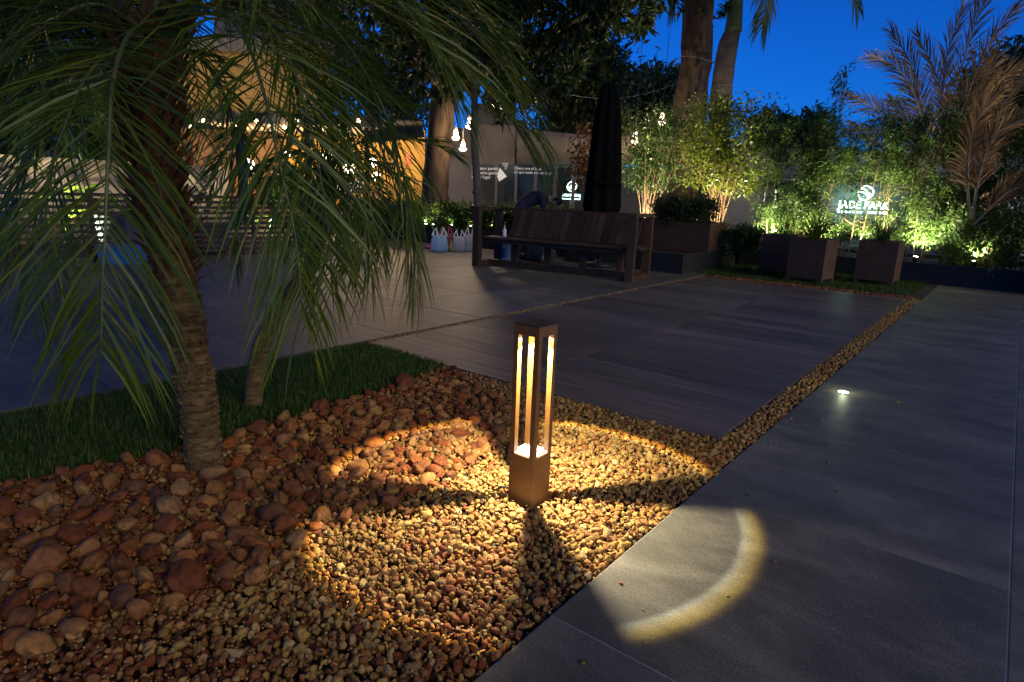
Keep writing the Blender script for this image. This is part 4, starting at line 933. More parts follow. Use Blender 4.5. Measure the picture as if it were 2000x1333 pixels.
# ------------------------------------------------------------------ person bending behind the bench
def person():
    pl = np.array([at(1016, 404, 11.0)[0], 11.0, .0]); o = thing('person', 'person in a dark navy top bending over behind the bench, looking at a phone', 'person', pl)
    P_ = []; Rr = []; E_ = []
    def v(x, y, z, r, par=None):
        P_.append((x, y, z)); Rr.append(r); i = len(P_) - 1
        if par is not None: E_.append((par, i))
        return i
    pel = v(0, 0, .90, .135); sp1 = v(.12, 0, 1.00, .14, pel); ch = v(.28, 0, 1.075, .155, sp1); sh = v(.40, 0, 1.075, .12, ch); nk = v(.50, -.01, 1.045, .058, sh); hd0 = v(.575, -.02, 1.0, .085, nk); hd1 = v(.645, -.025, .945, .082, hd0)
    for sg in (-1, 1):
        s0 = v(.37, sg * .17, 1.05, .062, sh); el = v(.42, sg * .24, .80, .045, s0); wr = v(.60, sg * .10, .76, .030, el); pm_ = v(.655, sg * .075, .775, .034, wr)
        for k, (dz, ln) in enumerate(((.028, .055), (.010, .065), (-.008, .06), (-.024, .048))):
            f0 = v(.69, sg * (.075 - .004 * k), .775 + dz, .0105, pm_); f1 = v(.69 + ln * .6, sg * (.06), .775 + dz + .008, .0095, f0); v(.69 + ln * .85, sg * .035, .775 + dz + .012, .008, f1)
        t0 = v(.66, sg * .045, .80, .012, pm_); v(.70, sg * .03, .815, .009, t0)
        hp = v(-.02, sg * .10, .84, .105, pel); kn = v(.05, sg * .11, .47, .066, hp); an = v(-.03, sg * .11, .09, .042, kn); ft = v(.06, sg * .115, .04, .038, an); v(.16, sg * .12, .03, .030, ft)
    me = bpy.data.meshes.new('body'); me.from_pydata([tuple(np.array(q) + pl) for q in P_], E_, [])
    tmp = bpy.data.objects.new('body', me); COL.objects.link(tmp)
    sk = tmp.modifiers.new('skin', 'SKIN')
    for i, r in enumerate(Rr): me.skin_vertices[0].data[i].radius = (r, r * (1.0 if i > 5 else .95))
    me.skin_vertices[0].data[0].use_root = True
    ss = tmp.modifiers.new('sub', 'SUBSURF'); ss.levels = 2; ss.render_levels = 2
    dg = bpy.context.evaluated_depsgraph_get(); ev = tmp.evaluated_get(dg); m2 = bpy.data.meshes.new_from_object(ev)
    bpy.data.objects.remove(tmp)
    for mt in (pm('navy_cloth', (.008, .010, .028), (.014, .017, .042), 14, .9, .4, 60), pm('trousers', (.02, .02, .025), (.03, .03, .036), 14, .9), pm('skin', (.30, .17, .11), (.34, .20, .13), 12, .55), pm('shoe', (.02, .02, .02), (.03, .03, .03), 10, .6)): m2.materials.append(mt)
    for p_ in m2.polygons:
        c = np.array(p_.center) - pl
        mi = 0
        if c[2] < .10: mi = 3
        elif c[2] < .86 and c[0] < .22: mi = 1
        elif c[0] > .475 and c[2] > .86: mi = 2
        elif c[0] > .54: mi = 2
        p_.material_index = mi; p_.use_smooth = True
    m2.transform(Matrix.Translation(Vector(-pl))); body = bpy.data.objects.new('body', m2); COL.objects.link(body); body.parent = o
    hm = MB(); hv = pebble_shape(IV1, 0) * np.array([.125, .118, .095]) + pl + np.array([.60, -.02, 1.015]); k = hv[:, 2] - (1.0 + (hv[:, 0] - pl[0] - .6) * -.9); hv[:, 2] = np.where(k < -.03, hv[:, 2] - k * .75, hv[:, 2]); hv += RNG.normal(0, .006, hv.shape); hm.add(hv, IF1.tolist()); hm.build('hair', pm('hair', (.010, .008, .007), (.02, .016, .014), 30, .6), o, True)
    for sg in (-1, 1):
        e = MB(); e.add(IV0 * np.array([.022, .010, .028]) + pl + np.array([.585, -.02 + sg * .088, .985]), IF0.tolist()); e.build('ear', bpy.data.materials['skin'], o, True)
        e = MB(); e.add(IV0 * .010 + pl + np.array([.655, -.02 + sg * .032, .895]), IF0.tolist()); e.build('eye', pm('eye', (.3, .3, .3), (.05, .04, .04), 40, .3), o, True)
    e = MB(); e.add(IV0 * np.array([.016, .013, .024]) + pl + np.array([.690, -.022, .885]), IF0.tolist()); e.build('nose', bpy.data.materials['skin'], o, True)
    e = MB(); e.add(IV0 * np.array([.010, .024, .007]) + pl + np.array([.705, -.022, .93]), IF0.tolist()); e.build('mouth', pm('lips', (.25, .09, .08), None, 5, .5), o, True)
    ph = thing('mobile_phone', 'lit mobile phone held by the bending person', 'phone', pl + np.array([.72, 0, .80]))
    MB().box(pl + np.array([.725, 0, .80]), (.012, .075, .15), M=np.array([[.8, 0, -.6], [0, 1, 0], [.6, 0, .8]])).build('case', M['metal_dark'], ph)
    MB().box(pl + np.array([.7205, 0, .8045]), (.006, .066, .138), M=np.array([[.8, 0, -.6], [0, 1, 0], [.6, 0, .8]])).build('screen', em('phone_screen', (.35, .45, 1.0), 5.0), ph)
person()

# ------------------------------------------------------------------ slatted fence, pots and box by it
fence = thing('slatted_fence', 'low dark wooden slatted fence along the edge of the plaza', 'fence', D(4, -9.75, 0))
for k in range(11):
    z = .09 + k * .081
    for (s0, s1) in ((-.6, 1.9), (1.9, 4.4), (4.4, 6.45)):
        MB().bar(D(s0 + .005, -9.72, z), D(s1 - .005, -9.72, z), .022, .042).build('slat', M['fence_wood'], fence)
for s_ in (-.6, .65, 1.9, 3.15, 4.4, 5.45, 6.42): MB().bar(D(s_, -9.755, -.02), D(s_, -9.755, .955), .05, .05, D(1, 0)).build('post', M['fence_wood'], fence)
def tapered_pot(c, w, h, label):
    o = thing('pot', label, 'pot', c)
    MB().box(c + np.array([0, 0, h / 2]), (w * .8, w * .8, h), rz=DECK_ROT + .2, taper=1.25).build('shell', M['pot_grey'], o, bevel=.01)
    MB().box(c + np.array([0, 0, h - .015]), (w * .86, w * .86, .04), rz=DECK_ROT + .2).build('soil', M['soil'], o); return o
pt = G(272, 504); tapered_pot(pt, .78, .62, 'wide dark grey square pot beside the blue box'); 
pt2 = G(402, 492); tapered_pot(pt2, .55, .45, 'smaller grey tapered pot in front of the slatted fence')
for c, z, lab in ((pt, .6, 'leafy plant in the wide dark grey pot'), (pt2, .43, 'leafy plant in the smaller grey tapered pot')):
    q = np.array([c[0], c[1], z]); broadleaf(q, 8, .4, .06, lab, 'leaf_dark', .5)
bb = G(268, 510) + np.array([.05, -.35, 0]); o = thing('blue_crate', 'bright blue plastic storage box on the plaza', 'box', bb)
MB().box(bb + np.array([0, 0, .115]), (.50, .34, .23), rz=.1, taper=1.06).build('tub', M['blue_plastic'], o, bevel=.01); MB().box(bb + np.array([0, 0, .2425]), (.55, .39, .022), rz=.1).build('lid', M['blue_plastic'], o, bevel=.006)
# low garden spot by the fence

# ------------------------------------------------------------------ trees
def gz(x, y, Y, z=0.0):
    p_ = at(x, y, Y); p_[2] = z; return p_
def tree(name, label, base, trunk_px, radii, crown_fn, bark='bark', cat='tree', group=None, nseg=14, extra=None):
    o = thing(name, label, cat, base, group); pts = [np.array(base) + np.array([0, 0, -.05])] + [at(*q) for q in trunk_px]
    q = smooth_path(pts, nseg * 2); b = MB(); b.tube(q, np.interp(np.linspace(0, 1, nseg * 2), np.linspace(0, 1, len(radii)), radii) * (1 + RNG.uniform(-.04, .04, nseg * 2)), 20, jit=.04)
    if extra: extra(b, q)
    b.build('trunk', M[bark], o, True); crown_fn(o); return o
def poly_points(poly, n, y0, y1):
    xs = [p_[0] for p_ in poly]; ys = [p_[1] for p_ in poly]; x = RNG.uniform(min(xs), max(xs), n * 6); y = RNG.uniform(min(ys), max(ys), n * 6); k = in_poly(x, y, poly); x, y = x[k][:n], y[k][:n]
    return np.array([at(a_, b_, c_) for a_, b_, c_ in zip(x, y, RNG.uniform(y0, y1, len(x)))])
# great tree behind the hedge, with an added overhead crown that shades the plaza
CR1 = [(540, -420), (1360, -420), (1330, -40), (1285, 25), (1240, 70), (1195, 45), (1180, 80), (1120, 150), (1090, 215), (1040, 175), (1000, 225), (940, 200), (905, 165), (870, 200), (830, 185), (795, 160), (770, 110), (700, 70), (600, 40)]
def cf(o):
    rosettes(o, poly_points(CR1, 2700, 10.8, 15.5), 15, .27, .038, 'leaf_dark')
    n = 4600; c = np.stack([RNG.uniform(-11, 13, n), RNG.uniform(-6.0, 13.5, n), RNG.uniform(6.2, 8.4, n)], 1)       # unseen crown added over the plaza to block blue sky light
    c = c[~((c[:, 0] > 4.5) & (c[:, 1] < 3.2))]  # opening that lets the sun in under the added crown
    rosettes(o, c, 14, .36, .055, 'leaf_dark', 'shade_crown')
def limbs1(b, q):
    branches(b, q[-6], [at(700, -60, 14), at(980, 60, 13), at(1120, -40, 12.5), at(780, -150, 13.5), at(1200, 0, 12.5), at(880, -260, 13.5), at(1060, -250, 13), at(640, -200, 14), (-5, 6, 7.2), (1, 5, 7.4), (-2, 2, 7.2), (5, 8, 7.2)], .20, .03, 8)  # the last limbs reach into the added overhead crown
tree('broad_tree', 'thick trunked spreading tree rising from the raised bed behind the hedge', gz(853, 440, 14.6, .25), [(849, 390, 14.6), (853, 330, 14.6), (861, 250, 14.6), (866, 170, 14.6), (870, 80, 14.6)], [.36, .31, .29, .28, .27, .24], cf, extra=limbs1)
# slim young tree by the bench
def cf(o): rosettes(o, poly_points([(830, 60), (1010, 40), (1040, 170), (985, 245), (950, 190), (900, 190), (850, 170)], 70, 9.9, 10.9), 12, .20, .030, 'leaf_mid')
def knobs(b, q):
    for u in (.35, .62, .8):
        c = q[int(u * len(q))]; b.add(IV1 * np.array([.085, .085, .06]) + c, IF1.tolist())
    branches(b, q[-4], [at(880, 110, 10.4), at(970, 120, 10.3), at(925, 40, 10.4)], .04, .012, 6)
tree('young_tree', 'slim bare stemmed young tree just behind the bench end', gz(932, 500, 10.62), [(933, 470, 10.62), (933, 400, 10.62), (930, 330, 10.62), (926, 270, 10.62), (927, 210, 10.62), (924, 120, 10.62), (925, 60, 10.6)], [.075, .07, .066, .062, .058, .055, .05, .03], cf, 'bark_pale', extra=knobs)
# tall trunk beside the royal palm
def cf(o): rosettes(o, poly_points([(1290, -420), (1560, -420), (1450, -60), (1420, 25), (1395, 50), (1330, 20), (1295, -20)], 230, 14.5, 17.5), 14, .26, .036, 'leaf_dark')
def loopcord(b, q): pass
tt = tree('tall_tree', 'tall straight dark trunk with a cord tied around it', gz(1342, 460, 15.5, .2), [(1340, 400, 15.5), (1342, 300, 15.5), (1348, 200, 15.5), (1360, 120, 15.5), (1363, 40, 15.5), (1370, -60, 15.5), (1375, -160, 15.5)], [.52, .47, .43, .39, .36, .35, .33, .30, .26], cf)
# royal palm
rp_b = gz(1400, 460, 17.0, .2)
rp_ = thing('royal_palm', 'royal palm with smooth ringed trunk and green crownshaft beside the tall dark trunk', 'palm', rp_b)
q = smooth_path([rp_b, at(1402, 300, 17), at(1408, 190, 17), at(1420, 100, 17), at(1432, 60, 17)], 30); b = MB(); rr_ = np.interp(np.linspace(0, 1, 30), [0, .5, .8, 1], [.29, .265, .24, .18]) * (1 + .02 * np.sin(np.arange(30) * 2.2)); b.tube(q, rr_, 20); b.build('trunk', M['ringbark'], rp_, True)
b = MB(); b.tube(smooth_path([at(1432, 62, 17), at(1437, 0, 17), at(1440, -90, 17)], 10), np.linspace(.21, .13, 10), 18); b.build('crownshaft', M['crownshaft'], rp_, True)
for q in ([(1440, -80, 17), (1470, -140, 16.8), (1500, -90, 16.5), (1500, -10, 16.4), (1488, 55, 16.3)], [(1440, -80, 17), (1530, -170, 16.8), (1620, -120, 16.6), (1660, -50, 16.5), (1672, 15, 16.4)], [(1440, -80, 17), (1400, -150, 17), (1350, -130, 17), (1320, -60, 17), (1310, 10, 17)], [(1440, -80, 17), (1500, -230, 17.5), (1600, -240, 18), (1700, -170, 18.4), (1740, -80, 18.6)], [(1440, -80, 17), (1420, -220, 17.6), (1360, -250, 18), (1290, -200, 18.4)], [(1440, -80, 17), (1450, -220, 16), (1480, -280, 15), (1520, -260, 14.2)]):
    frond(rp_, pxpath(q), .95, pairs=70, w=.022, droop=.9, start=.15, rach=.035, spread=(72, 30))
# darker trees further off
def far_tree(name, label, poly, Y, n, L, w, trunk, rad, dens=14, mat='leaf_dark', dy=2.5, group=None, cr=.55):
    pts = poly_points(poly, n, Y - dy, Y + dy); base = gz(trunk[0], 440, Y)
    o = thing(name, label, 'tree', base, group); b = MB(); top = at(trunk[0], trunk[1], Y); q = smooth_path([base, (base + top) / 2 + RNG.normal(0, .15, 3), top], 10); b.tube(q, np.linspace(rad, rad * .4, 10), 12)
    branches(b, q[-3], [pts[i] for i in RNG.integers(0, len(pts), 7)], rad * .4, .02, 6); b.build('trunk', M['bark'], o, True)
    crown_leaves(o, np.concatenate([pts, np.full((len(pts), 1), cr)], 1), dens, L, w, mat); return o
far_tree('dark_tree', 'dense dark tree rising behind the closed parasol', [(1085, 120), (1130, 90), (1190, 85), (1212, 130), (1205, 230), (1160, 265), (1080, 250), (1050, 200)], 20, 420, .24, .05, (1150, 230), .22, 22)
far_tree('distant_tree', 'distant flat topped tree between the parasol and the tall trunk', [(1205, 165), (1240, 140), (1300, 135), (1350, 148), (1350, 240), (1195, 260)], 34, 300, .42, .09, (1270, 210), .3, 20, cr=.45)
far_tree('distant_tree', 'distant rounded dark tree beyond the bamboo, next to the royal palm', [(1480, 232), (1500, 222), (1530, 238), (1560, 242), (1590, 222), (1612, 230), (1625, 300), (1470, 300)], 34, 260, .42, .09, (1550, 262), .3, 20, cr=.45)
far_tree('distant_tree', 'distant dark tree behind the dry palm fronds', [(1880, 170), (1915, 120), (1950, 110), (2010, 90), (2060, 120), (2060, 330), (1860, 330)], 26, 320, .34, .07, (1960, 250), .3, 20, cr=.6)
far_tree('distant_tree', 'distant dark tree behind the restaurant roof', [(600, 60), (680, 40), (760, 90), (830, 130), (830, 250), (760, 235), (690, 200), (610, 160)], 27, 260, .34, .07, (735, 120), .35, 14, cr=.7)
far_tree('distant_tree', 'thin leaning dark tree beside the restaurant roof', [(690, 130), (760, 60), (820, 150), (800, 240), (720, 190)], 30, 60, .34, .07, (770, 100), .3, 14, cr=.7)
far_tree('dark_tree', 'dense dark tree behind the feathery palms and the slatted fence', [(-150, -150), (330, -150), (340, 60), (300, 200), (260, 330), (-150, 340)], 17.5, 1000, .28, .06, (80, 150), .25, 20)
b_ = gz(1640, 430, 20); o = thing('bamboo', 'single thin bamboo tip standing up against the sky', 'bamboo', b_); b = MB(); q = smooth_path([b_, at(1640, 300, 20), at(1645, 220, 20), at(1642, 145, 20)], 14); b.tube(q, np.linspace(.03, .006, 14), 6); b.build('canes', M['cane'], o, True)
crown_leaves(o, [[*(q[int(6 + 7.9 * RNG.random())] + RNG.normal(0, .13, 3)), .16] for _ in range(46)], 9, .20, .022, 'leaf_fine', .8, 'leaves')
# feathery palms behind the fence
for lab, cx, cy, Y, seed in (('feathery green palm lit from below behind the slatted fence', 70, 200, 11.0, 1), ('second feathery palm standing behind the dark grey pot', 190, 120, 12.5, 2), ('small feathery palm beside the end of the slatted fence', 560, 300, 13.0, 3)):
    b_ = gz(cx + 20, 460, Y); o = thing('areca_palm', lab, 'palm', b_); c = at(cx, cy + 60, Y); b = MB(); b.tube(smooth_path([b_, (b_ + c) / 2 + np.array([.1, 0, 0]), c], 8), np.linspace(.09, .06, 8), 10); b.build('trunk', M['ringbark'], o, True)
    for k in range(15):
        a_ = k * 2.4 + seed; L_ = RNG.uniform(1.3, 2.0) * (.6 if seed == 3 else 1); e = R(RNG.uniform(20, 80)); h_ = np.array([math.cos(a_), math.sin(a_), 0]); P_ = [c]; 
        for j in range(5): P_.append(P_[-1] + (h_ * math.cos(e) + np.array([0, 0, math.sin(e)])) * L_ / 5); e -= R(30)
        frond(o, P_, .42 * (.6 if seed == 3 else 1), pairs=40, w=.014, droop=.5, start=.2, rach=.016, mat='leaf_mid')

# ------------------------------------------------------------------ buildings
def rect(b, x0, y0, x1, y1, Y, th=.2, mi=0):
    p0 = at(x0, y1, Y); p1 = at(x1, y0, Y); c = (p0 + p1) / 2; c[1] = Y + th / 2
    return b.box(c, (abs(p1[0] - p0[0]), th, abs(p1[2] - p0[2])), mi=mi)
def part(parent, name, mat, x0, y0, x1, y1, Y, th=.2): return rect(MB(), x0, y0, x1, y1, Y, th).build(name, M[mat] if isinstance(mat, str) else mat, parent)
def text(name, parent, body, loc, size, mat, ext=.004, mirror=False, align='LEFT'):
    cu = bpy.data.curves.new(name, 'FONT'); cu.body = body; cu.size = size; cu.extrude = ext; cu.align_x = align; cu.resolution_u = 3
    t = bpy.data.objects.new(name, cu); COL.objects.link(t); dg = bpy.context.evaluated_depsgraph_get(); me = bpy.data.meshes.new_from_object(t.evaluated_get(dg)); bpy.data.objects.remove(t)
    me.materials.clear(); me.materials.append(mat)
    me.transform(Matrix.Rotation(R(90), 4, 'X'))
    if mirror: me.transform(Matrix.Diagonal(Vector((-1, 1, 1, 1))))
    o = bpy.data.objects.new(name, me); COL.objects.link(o)
    if parent is not None: o.parent = parent; o.location = Vector(loc) - world_loc(parent)
    else: o.location = loc
    return o
def split_letters(o):
    me = o.data; n = len(me.vertices); lab = np.arange(n); ed = np.array([e.vertices[:] for e in me.edges])
    while True:
        m_ = np.minimum(lab[ed[:, 0]], lab[ed[:, 1]]); new = lab.copy(); np.minimum.at(new, ed[:, 0], m_); np.minimum.at(new, ed[:, 1], m_)
        if (new == lab).all(): break
        lab = new
    co = np.array([v.co[:] for v in me.vertices])
    for k in np.unique(lab):
        idx = np.where(lab == k)[0]; mp_ = {int(a_): i for i, a_ in enumerate(idx)}
        m2 = bpy.data.meshes.new('letter'); m2.from_pydata(co[idx].tolist(), [], [tuple(mp_[v] for v in p_.vertices) for p_ in me.polygons if p_.vertices[0] in mp_]); m2.materials.append(me.materials[0])
        q = bpy.data.objects.new('letter', m2); COL.objects.link(q); q.parent = o.parent; q.location = o.location
    bpy.data.objects.remove(o)
# glass
def glassmat(name, tint, mixf):
    mt, n, l, b = new_mat(name); tr = n.new("ShaderNodeBsdfTransparent"); tr.inputs[0].default_value = c4(tint); gl = n.new("ShaderNodeBsdfGlossy"); gl.inputs["Roughness"].default_value = .03; gl.inputs["Color"].default_value = (.9, .9, .9, 1)
    mx = n.new("ShaderNodeMixShader"); mx.inputs[0].default_value = mixf; l.new(tr.outputs[0], mx.inputs[1]); l.new(gl.outputs[0], mx.inputs[2]); l.new(mx.outputs[0], n["Material Output"].inputs[0]); return mt
M['glass'] = glassmat('glass', (.72, .76, .74), .014)
# concrete pavilion
pav = thing('concrete_pavilion', 'concrete pavilion with tall slab wall, sweeping curved roof wall and glass front', 'building', gz(1010, 440, 17))
part(pav, 'side_wall', 'plaster', 872, 252, 948, 470, 17.6, .3)
part(pav, 'slab_wall', 'concrete', 931, 246, 1008, 470, 17.0, .35)
part(pav, 'shaded_upper_slab', 'concrete_dark', 933, 205, 1008, 245.6, 17.15, .35)  # shadow on the top of the slab, given by darker concrete
b = MB()            # curved roof wall: upper edge sinks, lower edge rises, bulging to the front
N_ = 18; vs = []
for i in range(N_):
    u = i / (N_ - 1.0); x = 1009 + 330 * u; yt = 250 + 14 * u + 8 * math.sin(u * 3.1); yb = 338 - 16 * math.sin(u * 2.2); Yf = 17.0 - .9 * math.sin(u * 2.6)
    vs += [at(x, yt, Yf), at(x, (yt + yb) / 2, Yf - .25), at(x, yb, Yf + .35), at(x, yb, Yf + 1.0), at(x, yt, Yf + 1.0)]
b.add(vs, [(5 * i + j, 5 * i + (j + 1) % 5, 5 * i + 5 + (j + 1) % 5, 5 * i + 5 + j) for i in range(N_ - 1) for j in range(5)] + [(0, 1, 2, 3, 4), tuple(5 * (N_ - 1) + j for j in (4, 3, 2, 1, 0))]); b.build('curved_wall', M['concrete'], pav, True)
part(pav, 'back_wall', 'concrete_dark', 1005, 330, 1340, 470, 20.0, .2); part(pav, 'end_pier', 'concrete_dark', 985, 236, 1030, 470, 17.5, .4)
part(pav, 'ceiling_band', 'fascia', 1050, 336, 1145, 350, 18.2, .3)
part(pav, 'door_frame', 'white_wall', 1112, 345, 1116, 440, 17.9, .1); part(pav, 'door_frame', 'white_wall', 1116.3, 342, 1140, 348, 17.9, .1)
for k, (x0, x1) in enumerate([(934, 968), (969, 1006), (1007, 1044), (1045, 1082), (1083, 1118), (1119, 1154)]):
    g_ = part(pav, 'glass_pane', 'glass', x0, 322, x1 - .3, 470, 16.2, .02)
    part(pav, 'mullion', 'fascia', x1 - .25, 322, x1 + .7, 470, 16.19, .05)
tw = pm('vinyl_white', (.55, .53, .48), None, 5, .6); 
wl_ = em('vinyl_glow', (.85, .82, .72), .35)  # printed vinyl given a weak glow so it looks lit
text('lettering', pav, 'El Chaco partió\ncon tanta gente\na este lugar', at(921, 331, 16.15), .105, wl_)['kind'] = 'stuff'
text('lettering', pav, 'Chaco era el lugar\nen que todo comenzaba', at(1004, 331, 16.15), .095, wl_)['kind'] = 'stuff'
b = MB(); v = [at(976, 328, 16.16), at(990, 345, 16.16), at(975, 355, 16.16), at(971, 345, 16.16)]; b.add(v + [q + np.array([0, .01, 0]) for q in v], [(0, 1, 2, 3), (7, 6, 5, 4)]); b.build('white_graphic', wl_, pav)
for i in range(7):
    for j in range(5):
        if i + j > 8 or j > i: continue
        p_ = at(981 + i * 1.7, 319 + j * 3.0 + (i % 2), 16.16); MB().box(p_, (.012, .008, .018)).build('white_dot', wl_, pav)
# lit sign, built again mirrored behind the pavilion glass as its reflection
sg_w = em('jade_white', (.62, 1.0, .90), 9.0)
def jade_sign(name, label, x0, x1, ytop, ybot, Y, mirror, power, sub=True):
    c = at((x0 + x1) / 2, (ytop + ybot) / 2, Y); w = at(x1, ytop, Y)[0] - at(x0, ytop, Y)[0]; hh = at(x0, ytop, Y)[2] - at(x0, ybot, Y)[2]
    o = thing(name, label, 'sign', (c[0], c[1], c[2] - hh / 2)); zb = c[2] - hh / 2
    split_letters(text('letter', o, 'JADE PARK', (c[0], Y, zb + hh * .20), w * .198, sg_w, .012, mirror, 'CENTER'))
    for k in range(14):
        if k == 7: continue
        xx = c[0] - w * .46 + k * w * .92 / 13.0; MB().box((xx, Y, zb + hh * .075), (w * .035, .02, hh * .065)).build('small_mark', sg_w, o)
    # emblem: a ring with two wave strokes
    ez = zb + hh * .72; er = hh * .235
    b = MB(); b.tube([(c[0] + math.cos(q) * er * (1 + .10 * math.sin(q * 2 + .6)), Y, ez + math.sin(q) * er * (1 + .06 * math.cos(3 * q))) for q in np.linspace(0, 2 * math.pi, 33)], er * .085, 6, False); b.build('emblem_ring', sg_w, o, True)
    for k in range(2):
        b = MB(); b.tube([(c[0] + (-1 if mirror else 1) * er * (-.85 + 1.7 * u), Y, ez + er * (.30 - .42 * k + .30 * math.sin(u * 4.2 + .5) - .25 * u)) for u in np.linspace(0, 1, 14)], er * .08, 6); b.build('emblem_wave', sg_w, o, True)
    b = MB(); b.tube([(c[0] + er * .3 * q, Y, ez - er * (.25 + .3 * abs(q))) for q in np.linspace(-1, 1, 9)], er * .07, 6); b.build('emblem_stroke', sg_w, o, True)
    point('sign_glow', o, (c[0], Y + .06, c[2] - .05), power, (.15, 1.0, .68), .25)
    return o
jade_sign('jade_sign', 'reflection of the teal lit sign in the pavilion glass, built as a mirrored copy', 1098, 1135, 354, 392, 17.0, True, 1.5)  # glass reflection of the sign, built as a glowing mirrored copy

# house behind the bamboo with the lit sign
hs = thing('white_house', 'pale single storey house with flat grey roof edges behind the bamboo screen', 'house', gz(1560, 440, 17))
part(hs, 'wall', 'concrete_dark', 1384, 352, 1600, 480, 17.0, .2); part(hs, 'roof_edge', 'fascia', 1376, 338, 1576, 350, 16.3, 1.2)
part(hs, 'sign_wall', 'concrete_dark', 1588, 357, 1800, 480, 16.2, .2); part(hs, 'roof_edge', 'fascia', 1630, 347, 1716, 356, 15.6, .8)
wm = em('house_window', (1.0, .95, .86), 1.3)
for (x0, x1, y0, y1) in ((1488, 1496, 366, 430), (1510, 1516, 370, 430), (1255, 1262, 380, 440)):
    f_ = part(hs, 'window', 'fascia', x0 - 1.5, y0 - 2, x1 + 1.5, y1 + 2, 16.93, .06); rect(MB(), x0, y0, x1, y1, 16.9, .05).build('pane', wm, f_)
jade_sign('jade_sign', 'white and teal JADE PARK sign with round emblem on the grey wall', 1637, 1741, 361, 420, 15.9, False, 22.0)
# grey end wall on the paving side
ew = thing('end_wall', 'plain grey wall past the last bamboo with a soft light on it', 'wall', gz(2010, 470, 13.5))
part(ew, 'wall_panel', 'white_wall', 1935, 352, 2200, 500, 13.6, .2)
bw = thing('boundary_wall', 'dark boundary wall behind the house and the dry palm', 'wall', gz(1950, 440, 21)); part(bw, 'wall_panel', 'concrete_dark', 1360, 330, 2500, 470, 21, .25); part(bw, 'coping', 'fascia', 1358, 324, 2502, 329.7, 20.9, .45)
# slatted wooden border and post with a blue top
pp = gz(1977, 490, 11.2, .2); o = thing('garden_post', 'dark square post with blue green lamp head at the bed end', 'post', pp)
zt = at(1977, 437, 11.2)[2]; zh = at(1977, 414, 11.2)[2]
MB().box((pp[0], pp[1], (zt + .1) / 2), (.13, .13, zt - .1)).build('shaft', M['metal_dark'], o, bevel=.01); MB().lathe((pp[0], pp[1], zt), [(0, .001), (.06, .001), (.065, .06), (.085, .12), (.085, .17), (.05, zh - zt), (0, zh - zt)], 20).build('head', pm('blue_glass', (.03, .14, .18), (.05, .2, .25), 5, .2), o, True)
# restaurant
rs = thing('restaurant', 'open warm lit restaurant with slatted roof and yellow walls beyond the palms', 'building', gz(640, 440, 18.5))
part(rs, 'back_wall', 'yellow_wall', 560, 255, 830, 440, 20.2, .2); part(rs, 'back_wall', pm('clay_plaster', (.22, .13, .08), (.30, .18, .11), 1.4, .85, .2, 18), 300, 258, 559, 440, 20.4, .2)
part(rs, 'ceiling', 'plaster', 380, 228, 740, 237, 17.2, 3.0)
for k in range(10):
    Y_ = 16.6 + k * .36; u = k / 9.0; p0 = at(712 - 6 * u, 268 - 34 * u, Y_); p1 = at(826, 258 - 18 * u, Y_); MB().bar(p0, p1, .10, .07).build('roof_slat', M['roof_dark'], rs)
MB().bar(at(708, 275, 16.5), at(828, 262, 16.5), .06, .16).build('roof_beam', M['roof_dark'], rs); MB().bar(at(700, 236, 19.95), at(828, 240, 19.95), .06, .16).build('roof_beam', M['roof_dark'], rs)
for x in (470, 600, 715): part(rs, 'column', 'roof_dark', x, 240, x + 5, 440, 17.3, .08)
part(rs, 'counter', 'white_wall', 560, 352, 700, 372, 18.6, .6); part(rs, 'counter_front', 'orange_wall', 440, 345, 545, 400, 18.8, .2)
part(rs, 'red_panel', 'red_paint', 794, 300, 802, 322, 19.0, .1)
cl_w = em('restaurant_lamp', (1.0, .82, .52), 16.0)
for (x, y, r) in ((485, 322, .17), (640, 305, .14), (682, 330, .17), (728, 318, .12), (735, 345, .12), (560, 300, .1)):
    p_ = at(x, y, 18.0); o = thing('globe_lamp', 'bright globe lamp hanging inside the restaurant', 'lamp', p_ - np.array([0, 0, r]), 'globe lamps in the restaurant')
    b = MB(); b.add(IV1 * r + p_, IF1.tolist()); b.build('globe', cl_w, o, True); b = MB(); b.tube([p_ + np.array([0, 0, r * .9]), p_ + np.array([0, 0, max(.4, 3.05 - p_[2])])], .012, 6); b.build('cord', M['metal_dark'], o)
for i, x in enumerate((345, 372, 398, 432, 462, 500, 528, 556, 580, 610, 660, 700)):
    p_ = at(x, 243 + 7 * math.sin(i * 2.1), 17.6 - .5 * (i % 3)); o = tag(MB().lathe((0, 0, 0), [(0, -.05), (.045, -.03), (.05, .01), (.02, .06), (0, .06)], 12).build('string_bulb', em('bulb', (1.0, .68, .32), 14.0) if i == 0 else bpy.data.materials['bulb'], None, True), 'small bare bulb of the light string under the restaurant roof', 'bulb', 'bulbs under the restaurant roof'); o.location = p_
for k, (x, y, Y_, pw) in enumerate(((480, 300, 18.6, 100), (640, 300, 18.4, 125), (770, 292, 18.6, 110), (360, 300, 18.6, 80))): point('restaurant_light', rs, at(x, y, Y_), pw, (1.0, .68, .34), .25)
